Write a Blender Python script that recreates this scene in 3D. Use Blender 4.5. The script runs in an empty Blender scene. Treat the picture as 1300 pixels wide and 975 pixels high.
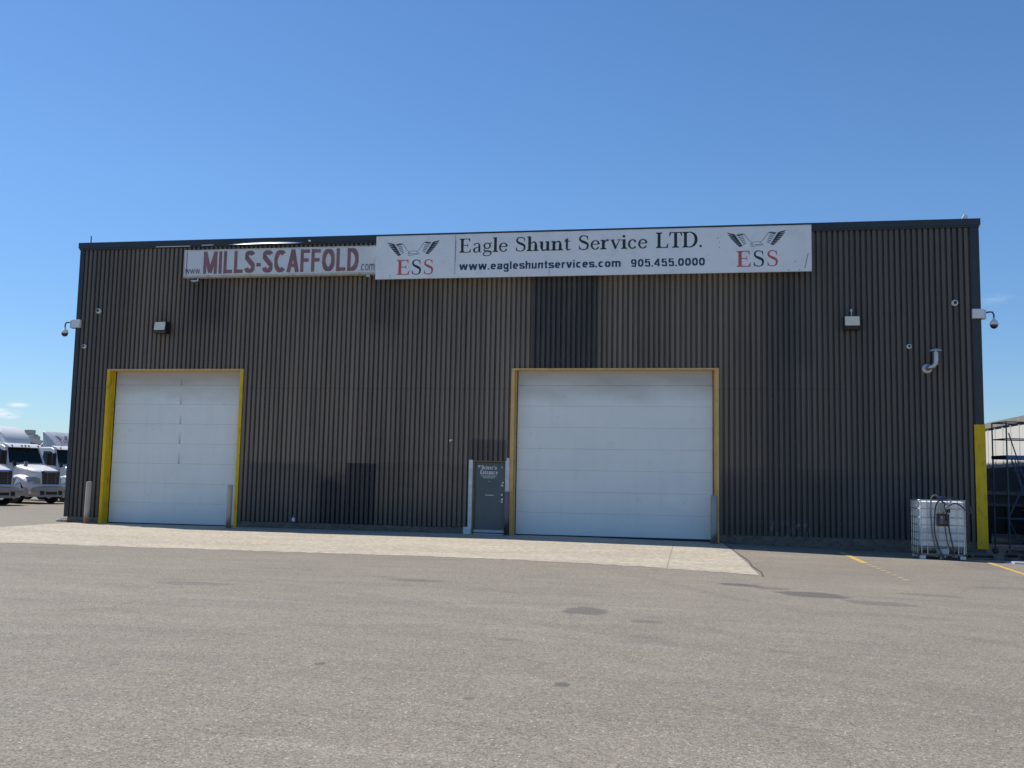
import bpy, math, random
from mathutils import Vector, Matrix
R = math.radians
S = bpy.context.scene
COL = S.collection
random.seed(7)

# ------------------------------------------------------------------ camera
cd = bpy.data.cameras.new('camera'); cam = bpy.data.objects.new('camera', cd); COL.objects.link(cam)
cd.sensor_width = 36; cd.lens = 36 * 1240 / 1300; cd.clip_end = 3000; cd.clip_start = 0.1
rt = Vector((.98378, .17835, .01927)); up = Vector((-.00113, -.10127, .99486)); fw = Vector((-.17939, .97874, .09943))
cam.matrix_world = Matrix(((rt.x, up.x, -fw.x, 19.696), (rt.y, up.y, -fw.y, -28.482), (rt.z, up.z, -fw.z, 1.566), (0, 0, 0, 1)))
S.camera = cam
# ------------------------------------------------------------------ light
SUN = Vector((-5.35, 2.0, 9.1)).normalized()
elev = math.asin(SUN.z)
sd = bpy.data.lights.new('sun', 'SUN'); sd.energy = 4.9; sd.angle = R(.53); sd.color = (1, .94, .84)
so = bpy.data.objects.new('sun', sd); COL.objects.link(so)
so.rotation_euler = (-SUN).to_track_quat('-Z', 'Y').to_euler(); so.location = (-20, 10, 40)
W = bpy.data.worlds.new('World'); S.world = W; W.use_nodes = True
nt = W.node_tree; N = nt.nodes; Lk = nt.links; N.clear()
wo = N.new('ShaderNodeOutputWorld'); bg = N.new('ShaderNodeBackground'); sky = N.new('ShaderNodeTexSky')
sky.sky_type = 'NISHITA'; sky.sun_disc = False; sky.sun_elevation = elev
sky.sun_rotation = math.atan2(SUN.x, SUN.y)
sky.altitude = 100; sky.air_density = 1.0; sky.dust_density = .15; sky.ozone_density = 3.5
bg.inputs[1].default_value = .125
# thin wisps of cloud low in the sky
tc = N.new('ShaderNodeTexCoord')
def wmath(op, a, b=None, c=None):
    n = N.new('ShaderNodeMath'); n.operation = op
    for i, v in enumerate((a, b, c)):
        if v is None: continue
        if isinstance(v, (int, float)): n.inputs[i].default_value = v
        else: Lk.new(v, n.inputs[i])
    return n.outputs[0]
mp = N.new('ShaderNodeMapping'); mp.inputs['Scale'].default_value = (14, 14, 70); Lk.new(tc.outputs['Generated'], mp.inputs[0])
nz = N.new('ShaderNodeTexNoise'); nz.inputs['Scale'].default_value = 3.2; nz.inputs['Detail'].default_value = 5; nz.inputs['Roughness'].default_value = .55
Lk.new(mp.outputs[0], nz.inputs['Vector'])
def blob(d, sx, sz, s):
    dv = Vector(d).normalized()
    sp = N.new('ShaderNodeVectorMath'); sp.operation = 'SUBTRACT'; Lk.new(tc.outputs['Generated'], sp.inputs[0]); sp.inputs[1].default_value = dv
    m2 = N.new('ShaderNodeVectorMath'); m2.operation = 'MULTIPLY'; Lk.new(sp.outputs[0], m2.inputs[0]); m2.inputs[1].default_value = (1 / sx, 1 / sx, 1 / sz)
    ln = N.new('ShaderNodeVectorMath'); ln.operation = 'LENGTH'; Lk.new(m2.outputs[0], ln.inputs[0])
    return wmath('MULTIPLY', wmath('MAXIMUM', wmath('SUBTRACT', 1, ln.outputs['Value']), 0), s)
m = wmath('ADD', blob((-.613, .788, .0525), .018, .0055, 1.7), blob((-.6035, .7945, .061), .012, .003, 1.0))
m = wmath('ADD', m, blob((.2736, .9459, .1745), .02, .006, .14))
nn = wmath('MULTIPLY', m, wmath('MAXIMUM', wmath('MULTIPLY', wmath('SUBTRACT', nz.outputs[0], .34), 4), 0))
nn = wmath('MINIMUM', nn, .65)
hs = N.new('ShaderNodeHueSaturation'); hs.inputs['Saturation'].default_value = 1.12; Lk.new(sky.outputs[0], hs.inputs['Color'])
sx = N.new('ShaderNodeSeparateXYZ'); Lk.new(tc.outputs['Generated'], sx.inputs[0])
mr = N.new('ShaderNodeMapRange'); mr.inputs[1].default_value = 0; mr.inputs[2].default_value = .28; Lk.new(sx.outputs[2], mr.inputs[0])
hz = N.new('ShaderNodeMixRGB'); Lk.new(mr.outputs[0], hz.inputs[0]); hz.inputs[1].default_value = (.60, .73, .90, 1); hz.inputs[2].default_value = (.87, .98, 1.08, 1)
mu = N.new('ShaderNodeMixRGB'); mu.blend_type = 'MULTIPLY'; mu.inputs[0].default_value = 1; Lk.new(hs.outputs[0], mu.inputs[1]); Lk.new(hz.outputs[0], mu.inputs[2])
mx = N.new('ShaderNodeMixRGB'); Lk.new(nn, mx.inputs[0]); Lk.new(mu.outputs[0], mx.inputs[1]); mx.inputs[2].default_value = (7.5, 8, 8.6, 1)
Lk.new(mx.outputs[0], bg.inputs[0]); Lk.new(bg.outputs[0], wo.inputs[0])
S.view_settings.view_transform = 'Standard'; S.view_settings.look = 'None'; S.view_settings.gamma = 1
S.view_settings.use_curve_mapping = False
S.view_settings.exposure = 0
S.cycles.max_bounces = 6

# ------------------------------------------------------------------ node helpers
class Mt:
    def __init__(s, name):
        s.m = bpy.data.materials.new(name); s.m.use_nodes = True; s.t = s.m.node_tree; s.n = s.t.nodes; s.l = s.t.links
        s.b = s.n['Principled BSDF']; s._tc = None
    def put(s, v, sock):
        if isinstance(v, (int, float)): sock.default_value = v
        elif isinstance(v, tuple): sock.default_value = v if len(v) == 4 or sock.type == 'VECTOR' else v + (1,)
        else: s.l.new(v, sock)
    def obj(s):
        if not s._tc: s._tc = s.n.new('ShaderNodeTexCoord')
        return s._tc.outputs['Object']
    def math(s, op, a, b=0, clamp=False):
        n = s.n.new('ShaderNodeMath'); n.operation = op; n.use_clamp = clamp; s.put(a, n.inputs[0]); s.put(b, n.inputs[1]); return n.outputs[0]
    def xyz(s):
        n = s.n.new('ShaderNodeSeparateXYZ'); s.l.new(s.obj(), n.inputs[0]); return n.outputs
    def noise(s, scale=5, vec=(1, 1, 1), detail=4, rough=.55, off=(0, 0, 0)):
        mp = s.n.new('ShaderNodeMapping'); mp.inputs['Scale'].default_value = vec; mp.inputs['Location'].default_value = off; s.l.new(s.obj(), mp.inputs[0])
        n = s.n.new('ShaderNodeTexNoise'); n.inputs['Scale'].default_value = scale; n.inputs['Detail'].default_value = detail; n.inputs['Roughness'].default_value = rough
        s.l.new(mp.outputs[0], n.inputs['Vector']); return n.outputs[0]
    def ramp(s, f, a, b, lo=0, hi=1):
        n = s.n.new('ShaderNodeMapRange'); n.inputs[1].default_value = a; n.inputs[2].default_value = b; n.inputs[3].default_value = lo; n.inputs[4].default_value = hi
        s.put(f, n.inputs[0]); return n.outputs[0]
    def mix(s, f, a, b, mode='MIX'):
        n = s.n.new('ShaderNodeMixRGB'); n.blend_type = mode; s.put(f, n.inputs[0]); s.put(a, n.inputs[1]); s.put(b, n.inputs[2]); return n.outputs[0]
    def box(s, X, Z, x0, x1, z0, z1, soft=.01):
        a = s.ramp(X, x0 - soft, x0 + soft); b = s.ramp(X, x1 - soft, x1 + soft, 1, 0)
        c = s.ramp(Z, z0 - soft, z0 + soft); d = s.ramp(Z, z1 - soft, z1 + soft, 1, 0)
        return s.math('MULTIPLY', s.math('MULTIPLY', a, b), s.math('MULTIPLY', c, d))
    def bump(s, h, st=.3, d=.01):
        n = s.n.new('ShaderNodeBump'); n.inputs['Strength'].default_value = st; n.inputs['Distance'].default_value = d
        s.l.new(h, n.inputs['Height']); s.l.new(n.outputs[0], s.b.inputs['Normal'])
    def out(s, col, rough=.6, metal=0, spec=.5):
        s.put(col, s.b.inputs['Base Color']); s.put(rough, s.b.inputs['Roughness']); s.put(metal, s.b.inputs['Metallic'])
        s.b.inputs['Specular IOR Level'].default_value = spec; return s.m

def simple(name, c, rough=.6, metal=0, var=.18, scale=3, spec=.5, vec=(1, 1, 1), dirt=None, bump=0):
    k = Mt(name); f = k.noise(scale, vec, 5, .6)
    lo = tuple(v * (1 - var) for v in c); hi = tuple(min(1, v * (1 + var)) for v in c)
    col = k.mix(k.ramp(f, .3, .7), lo, hi)
    if dirt:
        g = k.ramp(k.noise(scale * 2.3, vec, 6, .65, (3, 7, 1)), .52, .68)
        col = k.mix(g, col, dirt)
    if bump: k.bump(k.noise(scale * 12), bump, .004)
    return k.out(col, rough, metal, spec)

# ------------------------------------------------------------------ mesh helpers
class MB:
    def __init__(s): s.v = []; s.f = []
    def poly(s, pts):
        i = len(s.v); s.v += [tuple(p) for p in pts]; s.f.append(list(range(i, i + len(pts)))); return s
    def box(s, x0, x1, y0, y1, z0, z1):
        i = len(s.v)
        s.v += [(x, y, z) for z in (z0, z1) for y in (y0, y1) for x in (x0, x1)]
        s.f += [[i + a for a in q] for q in ((0, 2, 3, 1), (4, 5, 7, 6), (0, 1, 5, 4), (2, 6, 7, 3), (0, 4, 6, 2), (1, 3, 7, 5))]
        return s
    def tube(s, pts, r, n=8, cap=True):
        pts = [Vector(p) for p in pts]; rs = r if isinstance(r, (list, tuple)) else [r] * len(pts)
        rings = []; ref = None
        for k, p in enumerate(pts):
            if k == 0: d = pts[1] - p
            elif k == len(pts) - 1: d = p - pts[k - 1]
            else: d = (pts[k + 1] - p).normalized() + (p - pts[k - 1]).normalized()
            d.normalize()
            if ref is None: ref = Vector((0, 0, 1)) if abs(d.z) < .9 else Vector((1, 0, 0))
            u = d.cross(ref).normalized(); w = u.cross(d).normalized(); ref = w
            i = len(s.v)
            for a in range(n):
                t = 2 * math.pi * a / n; q = p + (u * math.cos(t) + w * math.sin(t)) * rs[k]; s.v.append(tuple(q))
            rings.append(i)
        for a, b in zip(rings, rings[1:]):
            for j in range(n): s.f.append([a + j, a + (j + 1) % n, b + (j + 1) % n, b + j])
        if cap: s.f.append([rings[0] + j for j in range(n)][::-1]); s.f.append([rings[-1] + j for j in range(n)])
        return s
    def lathe(s, prof, c, axis='z', n=16):
        # prof: (r, h) pairs along axis
        rings = []
        for r, h in prof:
            i = len(s.v)
            for a in range(n):
                t = 2 * math.pi * a / n; x, y = r * math.cos(t), r * math.sin(t)
                p = {'z': (x, y, h), 'y': (x, h, y), 'x': (h, x, y)}[axis]; s.v.append((c[0] + p[0], c[1] + p[1], c[2] + p[2]))
            rings.append(i)
        for a, b in zip(rings, rings[1:]):
            for j in range(n): s.f.append([a + j, a + (j + 1) % n, b + (j + 1) % n, b + j])
        s.f.append([rings[0] + j for j in range(n)][::-1]); s.f.append([rings[-1] + j for j in range(n)])
        return s
    def prism(s, prof, a, b, axis='y'):
        # closed 2D polygon extruded from a to b; prof (p,q): axis y -> (x,z), axis x -> (y,z), axis z -> (x,y); a,b may be lists per vertex
        n = len(prof); i = len(s.v)
        A = a if isinstance(a, (list, tuple)) else [a] * n; B = b if isinstance(b, (list, tuple)) else [b] * n
        def P(p, t): return {'y': (p[0], t, p[1]), 'x': (t, p[0], p[1]), 'z': (p[0], p[1], t)}[axis]
        s.v += [P(p, t) for p, t in zip(prof, A)] + [P(p, t) for p, t in zip(prof, B)]
        s.f.append([i + k for k in range(n)][::-1]); s.f.append([i + n + k for k in range(n)])
        for k in range(n): s.f.append([i + k, i + (k + 1) % n, i + n + (k + 1) % n, i + n + k])
        return s
    def loft(s, secs, cap=True):
        n = len(secs[0]); i0 = len(s.v)
        for q in secs: s.v += [tuple(p) for p in q]
        for a in range(len(secs) - 1):
            for j in range(n): s.f.append([i0 + a * n + j, i0 + a * n + (j + 1) % n, i0 + (a + 1) * n + (j + 1) % n, i0 + (a + 1) * n + j])
        if cap: s.f.append([i0 + j for j in range(n)][::-1]); s.f.append([i0 + (len(secs) - 1) * n + j for j in range(n)])
        return s
    def build(s, name, mat, parent=None, bevel=0, smooth=False, seg=2):
        me = bpy.data.meshes.new(name); me.from_pydata(s.v, [], s.f); me.validate()
        import bmesh
        bm = bmesh.new(); bm.from_mesh(me); bmesh.ops.recalc_face_normals(bm, faces=bm.faces); bm.to_mesh(me); bm.free()
        me.materials.append(mat)
        if smooth:
            for p in me.polygons: p.use_smooth = True
            me.set_sharp_from_angle(angle=R(40))
        o = bpy.data.objects.new(name, me); COL.objects.link(o)
        if parent: o.parent = parent
        if bevel:
            b = o.modifiers.new('bevel', 'BEVEL'); b.width = bevel; b.segments = seg; b.limit_method = 'ANGLE'; b.angle_limit = R(35)
        return o

def tag(o, label=None, cat=None, group=None, kind=None):
    for k, v in (('label', label), ('category', cat), ('group', group), ('kind', kind)):
        if v: o[k] = v
    return o
def thing(name, label, cat, loc=(0, 0, 0), rz=0, group=None):
    o = bpy.data.objects.new(name, None); COL.objects.link(o); o.location = loc; o.rotation_euler.z = rz
    o.empty_display_size = .2
    return tag(o, label, cat, group)
def dup(o, loc=None, rz=None, label=None, parent=None):
    c = o.copy(); COL.objects.link(c)
    if parent: c.parent = parent
    if loc: c.location = loc
    if rz is not None: c.rotation_euler.z = rz
    if label: c['label'] = label
    for ch in [q for q in bpy.data.objects if q.parent == o]: dup(ch, parent=c)
    return c

GX = [(-400, 0), (16, 0), (20, -.04), (24, -.14), (28, -.2), (400, -.2)]
def gz(x):
    for (a, za), (b, zb) in zip(GX, GX[1:]):
        if x <= b: return za + (zb - za) * (x - a) / (b - a)
    return -.2
def sheet(poly_y, x0, x1, dz):
    """ground sheet between x0 and x1; poly_y(x) gives (ymin, ymax)"""
    xs = sorted(set([x0, x1] + [g[0] for g in GX if x0 < g[0] < x1] + [x0 + (x1 - x0) * k / 8 for k in range(9)]))
    b = MB()
    for a, c in zip(xs, xs[1:]):
        ya, yb = poly_y(a), poly_y(c)
        b.poly([(a, ya[0], gz(a) + dz), (c, yb[0], gz(c) + dz), (c, yb[1], gz(c) + dz), (a, ya[1], gz(a) + dz)])
    return b

# ------------------------------------------------------------------ materials
def cladding_mat():
    k = Mt('ribbed steel cladding, dark brown'); X, Y, Z = k.xyz()
    big = k.noise(.22, (1, 1, .6), 3, .5)
    base = k.mix(k.ramp(big, .35, .65), (.170, .142, .112), (.218, .180, .143))
    # greyer, darker coat on the right part and the left margin
    base = k.mix(k.math('MULTIPLY', k.ramp(X, 20.6, 22.5), .8), base, (.112, .104, .092))
    base = k.mix(k.math('MULTIPLY', k.ramp(X, 3, .5), .75), base, (.108, .102, .094))
    # every sheet its own tint
    w = k.n.new('ShaderNodeTexWhiteNoise'); w.noise_dimensions = '1D'; k.l.new(k.math('FLOOR', k.math('DIVIDE', k.math('ADD', X, .03), .912)), w.inputs['W'])
    base = k.mix(.30, base, k.mix(w.outputs['Value'], (.5, .5, .5), (1.15, 1.12, 1.1)), 'MULTIPLY')
    w2 = k.n.new('ShaderNodeTexWhiteNoise'); w2.noise_dimensions = '1D'; k.l.new(k.math('FLOOR', k.math('DIVIDE', X, .152)), w2.inputs['W'])
    base = k.mix(.3, base, k.mix(w2.outputs['Value'], (.65, .65, .66), (1.2, 1.19, 1.17)), 'MULTIPLY')
    # vertical run marks
    st = k.noise(1.0, (5.5, 5.5, .22), 5, .6)
    base = k.mix(k.math('MULTIPLY', k.ramp(st, .5, .72), .55), base, (.045, .046, .05))
    st2 = k.noise(1.0, (9, 9, .35), 4, .6, (4, 0, 9))
    base = k.mix(k.math('MULTIPLY', k.ramp(st2, .6, .8), .22), base, (.19, .18, .165))
    # darker lower courses, patchy
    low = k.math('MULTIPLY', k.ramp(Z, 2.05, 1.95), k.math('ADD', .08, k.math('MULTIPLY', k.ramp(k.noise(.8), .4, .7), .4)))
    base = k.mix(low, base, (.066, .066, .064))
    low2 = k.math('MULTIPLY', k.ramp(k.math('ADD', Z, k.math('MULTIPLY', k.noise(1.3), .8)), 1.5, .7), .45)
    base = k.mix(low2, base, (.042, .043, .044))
    for x0, x1, z0, z1, c, s, am in ((15.05, 16.97, 4.9, 7.7, (.04, .042, .045), .01, .88), (9.42, 10.34, .1, 2.03, (.03, .033, .037), .01, .9),
                                (13.2, 14.35, 2.0, 2.79, (.055, .053, .055), .01, .6), (23.73, 26.38, .1, 1.9, (.082, .084, .088), .01, .8),
                                (3.9, 5.2, 6.3, 7.9, (.06, .06, .06), .3, .6), (9.9, 10.9, 6.2, 7.8, (.065, .063, .062), .3, .5), (22.3, 23.15, 5, 7.8, (.05, .052, .054), .2, .4), (20.55, 24, .1, 1.9, (.05, .05, .05), .25, .5),
                                (21.8, 22.6, 2, 9, (.05, .052, .056), .06, .35), (6.2, 8.4, .1, 2.0, (.075, .076, .078), .02, .5)):
        base = k.mix(k.math('MULTIPLY', k.math('MULTIPLY', k.box(X, Z, x0, x1, z0, z1, s), am), k.ramp(k.noise(1.0, (3.5, 3.5, .5), 5, .65, (x0, 2, z0)), .25, .55, .72, 1)), base, c)
    Zn = k.math('ADD', Z, k.math('MULTIPLY', k.noise(2.2, (1, 1, 1), 5, .65), .9))
    base = k.mix(k.math('MULTIPLY', k.box(X, Zn, 8.47, 9.46, .1, 2.05, .22), .85), base, (.024, .028, .035))
    # scuffs of paint and salt near the foot
    sc = k.math('MULTIPLY', k.box(X, Z, 21.9, 23.1, .1, .6, .1), k.ramp(k.noise(9, (1, 1, .5)), .52, .66))
    base = k.mix(k.math('MULTIPLY', sc, .75), base, (.3, .3, .31))
    sp = k.ramp(k.noise(42, (1, 1, .6), 2, .5), .78, .83)
    base = k.mix(k.math('MULTIPLY', sp, .5), base, (.25, .24, .23))
    fr = k.math('ABSOLUTE', k.math('SUBTRACT', k.math('FRACT', k.math('DIVIDE', k.math('ADD', X, .044), .304)), .5))
    fz = k.math('ABSOLUTE', k.math('SUBTRACT', k.math('FRACT', k.math('DIVIDE', Z, 1.15)), .5))
    base = k.mix(k.math('MULTIPLY', k.math('MULTIPLY', k.ramp(fr, .03, .05, 1, 0), k.ramp(fz, .008, .014, 1, 0)), .6), base, (.3, .3, .3))
    # sheet laps
    for z in (2.03, 4.32):
        base = k.mix(k.math('MULTIPLY', k.box(X, Z, .2, 24, z - .012, z + .012, .006), .3), base, (.02, .02, .022))
    return k.out(base, .5, 0, .35)
M = {}
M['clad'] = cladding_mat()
M['trim'] = simple('near black flashing', (.028, .03, .034), .4, 0, .2, 2)
M['cap'] = simple('near black parapet coping', (.026, .028, .034), .35, 0, .2, 2, .5, (1, 1, 1))
M['glare_white'] = simple('near white glare strip', (.95, .94, .9), .35, 0, .05, 3)  # near white, carries the glare under the coping as colour
M['curb'] = simple('stained dark concrete footing', (.14, .125, .105), .85, 0, .3, 3, .3, (1, 1, 2), (.07, .065, .06), .3)
M['yellow'] = simple('yellow safety paint', (.72, .47, .001), .5, 0, .08, 3, .4, (1, 1, .4), (.42, .29, .03))
M['tan'] = simple('faded ochre paint', (.66, .42, .15), .55, 0, .1, 3, .4, (1, 1, .5), (.50, .33, .14))
M['galv'] = simple('galvanised steel', (.50, .51, .50), .35, .8, .15, 12)
M['white'] = simple('white enamel', (.72, .73, .74), .4, 0, .05, 4)
M['offwhite'] = simple('weathered white paint', (.62, .63, .66), .6, 0, .12, 6, .4, (1, 1, .5), (.42, .42, .42))
M['black'] = simple('black plastic', (.015, .015, .017), .4, 0, .15, 6)
M['darkgap'] = simple('dark rubber seal', (.02, .02, .022), .7, 0, .1, 6)
M['lens'] = simple('smoked dome glass', (.01, .012, .014), .08, 0, .1, 6, .8)
M['lamp'] = simple('cream lamp glass', (.74, .70, .56), .3, 0, .06, 10)
M['sign'] = None
def door_mat(name, x0, x1, lines):
    k = Mt(name); X, Y, Z = k.xyz()
    c = k.mix(k.ramp(k.noise(.7, (1, 1, 1.5), 3), .3, .7), (.76, .785, .75), (.81, .83, .79))
    # dirt: brown film at the head, worn edges
    top = k.math('MULTIPLY', k.ramp(k.math('ADD', Z, k.math('MULTIPLY', k.noise(1.2, (.6, 1, 1.5), 5), .9)), 4.3, 5.15), .8)
    c = k.mix(top, c, (.40, .35, .29))
    ed = k.math('MULTIPLY', k.math('MAXIMUM', k.ramp(X, x0 + .7, x0, 0, 1), k.ramp(X, x1 - .7, x1, 0, 1)), k.ramp(k.noise(2, (1, 1, .4)), .35, .75))
    c = k.mix(k.math('MULTIPLY', ed, .35), c, (.5, .48, .42))
    c = k.mix(k.math('MULTIPLY', k.ramp(k.noise(2.5, (2.2, 1, .25), 5, .6, (5, 5, 5)), .52, .75), .13), c, (.42, .42, .41))
    c = k.mix(k.math('MULTIPLY', k.ramp(k.math('ADD', Z, k.math('MULTIPLY', k.noise(1.5), .5)), 1.3, .2), .3), c, (.42, .5, .58))
    sm_ = k.math('MULTIPLY', k.ramp(k.noise(3.2, (1, 1, .8), 6, .7, (8, 1, 4)), .60, .72), .3); c = k.mix(sm_, c, (.45, .43, .4))
    if lines:  # rust weeping at the panel joints, one column
        for i, z in enumerate(lines):
            s = k.math('MULTIPLY', k.ramp(Z, z, z + .42 * (1 if i > 2 else .8), 1, 0), k.ramp(Z, z - .005, z, 0, 1))
            w = k.ramp(k.math('ABSOLUTE', k.math('SUBTRACT', X, 3.66 + .012 * i)), .0, .045, 1, 0)
            c = k.mix(k.math('MULTIPLY', k.math('MULTIPLY', s, w), .75), c, (.16, .17, .17))
    return k.out(c, .42, 0, .4)
M['signface'] = simple('sign face, off white vinyl', (.79, .81, .82), .45, 0, .03, 1.5, .4, (1, 1, 1), (.72, .73, .74))
M['signold'] = simple('sign face, greyed acrylic', (.66, .69, .69), .4, 0, .05, 1.2, .4, (1, 1, .5), (.60, .63, .62))
M['navy'] = simple('blue black vinyl lettering', (.010, .02, .03), .5, 0, .15, 5)
M['navy2'] = simple('blue black vinyl lettering, small', (.02, .045, .09), .5, 0, .15, 5)
M['red'] = simple('red vinyl lettering', (.50, .10, .10), .5, 0, .12, 6)
M['maroon'] = simple('faded maroon lettering', (.26, .12, .13), .5, 0, .2, 4)
M['grey'] = simple('faded grey lettering', (.17, .15, .2), .5, 0, .2, 4)
M['line'] = simple('fine grey outline', (.2, .25, .3), .5, 0, .1, 5)

def asphalt():
    k = Mt('worn grey asphalt'); X, Y, Z = k.xyz()
    c = k.mix(k.ramp(k.noise(.13, (1, 1.2, 1), 5, .6), .3, .7), (.222, .195, .156), (.262, .232, .187))
    c = k.mix(.55, c, k.mix(k.ramp(k.noise(.8, (1, 2.2, 1), 6, .65), .3, .7), (.83, .83, .83), (1.14, 1.14, 1.14)), 'MULTIPLY')
    # wheel tracks sweeping past the doors
    c = k.mix(k.math('MULTIPLY', k.ramp(k.noise(1.0, (.12, 1.3, 1), 5, .6), .52, .7), .34), c, (.145, .135, .125))
    c = k.mix(k.math('MULTIPLY', k.ramp(k.noise(1.3, (.2, 2.6, 1), 5, .6, (9, 2, 0)), .56, .74), .3), c, (.34, .32, .29))
    # aggregate
    for sc, lo, hi, am in ((55, (.66, .65, .64), (1.33, 1.33, 1.33), .55), (110, (.55, .55, .55), (1.5, 1.5, 1.5), .8)):
        v = k.n.new('ShaderNodeTexVoronoi'); v.inputs['Scale'].default_value = sc; k.l.new(k.obj(), v.inputs['Vector'])
        sep = k.n.new('ShaderNodeSeparateColor'); k.l.new(v.outputs['Color'], sep.inputs[0])
        c = k.mix(am, c, k.mix(sep.outputs[0], lo, hi), 'MULTIPLY')
        if sc == 55: agg = v.outputs['Distance']
    v = k.n.new('ShaderNodeTexVoronoi'); v.inputs['Scale'].default_value = 75; k.l.new(k.obj(), v.inputs['Vector'])
    sep = k.n.new('ShaderNodeSeparateColor'); k.l.new(v.outputs['Color'], sep.inputs[0])
    c = k.mix(k.ramp(sep.outputs[1], .988, .994), c, (.5, .46, .40))
    c = k.mix(k.ramp(sep.outputs[2], .984, .99), c, (.09, .085, .08))
    # oil and damp spots
    wob = k.noise(2.4, (1, 1, 1), 6, .72)
    for (x, y, rx, ry, a) in ((18.4, -16.1, .30, .42, .7), (19.2, -16.75, .22, .18, .5), (21.55, -12.6, .6, .42, .8), (22.45, -13.25, .6, .3, .5), (21.0, -12.0, .3, .22, .6), (20.5, -11.75, .38, .26, .8),
                              (15.5, -13.5, .45, .22, .5), (23.5, -11.5, .6, .2, .4), (19.2, -17.9, .22, .12, .2), (18.1, -21.3, .05, .06, .6), (17.9, -18.6, .12, .08, .4), (20.6, -18.3, .2, .08, .22),
                              (25.5, -9.5, .9, .3, .35), (24.6, -16.0, .3, .18, .5), (16.6, -20.4, .05, .07, .8), (18.7, -20.6, .06, .09, .8), (21.5, -18.1, .35, .1, .3), (12.6, -15.1, .6, .25, .4), (26.3, -4.0, .6, 1.2, .3)):
        dx = k.math('DIVIDE', k.math('SUBTRACT', X, x), rx); dy = k.math('DIVIDE', k.math('SUBTRACT', Y, y), ry)
        d = k.math('SQRT', k.math('ADD', k.math('MULTIPLY', dx, dx), k.math('MULTIPLY', dy, dy)))
        d = k.math('ADD', d, k.math('MULTIPLY', k.math('SUBTRACT', wob, .5), 1.6))
        c = k.mix(k.math('MULTIPLY', k.ramp(d, 1.05, .78), a), c, (.11, .102, .095))
    # tyre scrub in wide arcs, worn through in places
    for (x, y, r_, w_, a) in ((9, -26, 12.2, .16, .22), (9, -26, 14.1, .18, .2), (24, -34, 17.5, .2, .2), (24, -34, 19.4, .2, .16), (17, -2, 14.6, .15, .18), (17, -2, 16.4, .15, .16), (31, -6, 13.2, .2, .25), (3, -45, 31.5, .22, .22)):
        dx = k.math('SUBTRACT', X, x); dy = k.math('SUBTRACT', Y, y)
        d = k.math('ABSOLUTE', k.math('SUBTRACT', k.math('SQRT', k.math('ADD', k.math('MULTIPLY', dx, dx), k.math('MULTIPLY', dy, dy))), r_))
        c = k.mix(k.math('MULTIPLY', k.math('MULTIPLY', k.ramp(d, w_ * .5, w_, 1, 0), k.ramp(k.noise(.9, (1, 1, 1), 5, .7, (x, y, 0)), .42, .62)), a), c, (.12, .108, .09))
    grit = k.ramp(k.noise(7, (1, 1, 1), 3, .7, (2, 2, 2)), .70, .74)
    c = k.mix(k.math('MULTIPLY', grit, .55), c, (.12, .105, .085))
    # hairline cracks
    v = k.n.new('ShaderNodeTexVoronoi'); v.feature = 'DISTANCE_TO_EDGE'; v.inputs['Scale'].default_value = .22
    ad = k.n.new('ShaderNodeVectorMath'); ad.operation = 'ADD'; k.l.new(k.obj(), ad.inputs[0])
    nc = k.n.new('ShaderNodeTexNoise'); nc.inputs['Scale'].default_value = .9; nc.inputs['Detail'].default_value = 6; k.l.new(k.obj(), nc.inputs['Vector']); k.l.new(nc.outputs['Color'], ad.inputs[1])
    k.l.new(ad.outputs[0], v.inputs['Vector'])
    cr = k.math('MULTIPLY', k.ramp(v.outputs['Distance'], .0015, .005, 1, 0), k.ramp(k.noise(.3, (1, 1, 1), 2, .5, (3, 3, 3)), .42, .55))
    c = k.mix(k.math('MULTIPLY', cr, .25), c, (.1, .095, .09))
    k.bump(agg, .22, .005)
    return k.out(c, .85, 0, .3)
def concrete():
    k = Mt('pale exposed aggregate concrete'); X, Y, Z = k.xyz()
    c = k.mix(k.ramp(k.noise(.5, (.5, 1.3, 1), 5, .6), .3, .7), (.42, .365, .285), (.51, .455, .36))
    c = k.mix(k.math('MULTIPLY', k.ramp(k.noise(1.2, (.25, 2.5, 1), 6, .65), .5, .72), .5), c, (.33, .28, .22))
    c = k.mix(k.math('MULTIPLY', k.ramp(k.noise(1, (.6, 3, 1), 5, .65, (5, 5, 5)), .55, .75), .35), c, (.72, .66, .55))
    pit = k.math('MULTIPLY', k.ramp(k.noise(10, (1, .8, 1), 5, .7), .54, .66), k.ramp(k.noise(.35, (1, 1, 1), 2, .5, (1, 8, 2)), .4, .58))
    c = k.mix(k.math('MULTIPLY', pit, .75), c, (.24, .2, .15))
    v = k.n.new('ShaderNodeTexVoronoi'); v.inputs['Scale'].default_value = 14; k.l.new(k.obj(), v.inputs['Vector'])
    sep = k.n.new('ShaderNodeSeparateColor'); k.l.new(v.outputs['Color'], sep.inputs[0])
    c = k.mix(.7, c, k.mix(sep.outputs[0], (.66, .66, .66), (1.24, 1.24, 1.24)), 'MULTIPLY')
    for x in (19.26, 14.6, 9.9, 5.2):   # saw joints
        c = k.mix(k.math('MULTIPLY', k.box(X, Y, x - .012, x + .012, -20, -1, .008), .5 if x > 19 else .15), c, (.12, .1, .09))
    # crack across the right corner
    yl = k.math('ADD', k.math('MULTIPLY', X, .75), k.math('MULTIPLY', k.noise(1.7), 1.5))
    cr = k.ramp(k.math('ABSOLUTE', k.math('ADD', k.math('SUBTRACT', Y, yl), 24.2)), .0, .03, 1, 0)
    c = k.mix(k.math('MULTIPLY', cr, .55), c, (.15, .12, .1))
    return k.out(c, .85, 0, .3)
M['asphalt'] = asphalt(); M['concrete'] = concrete()
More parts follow.
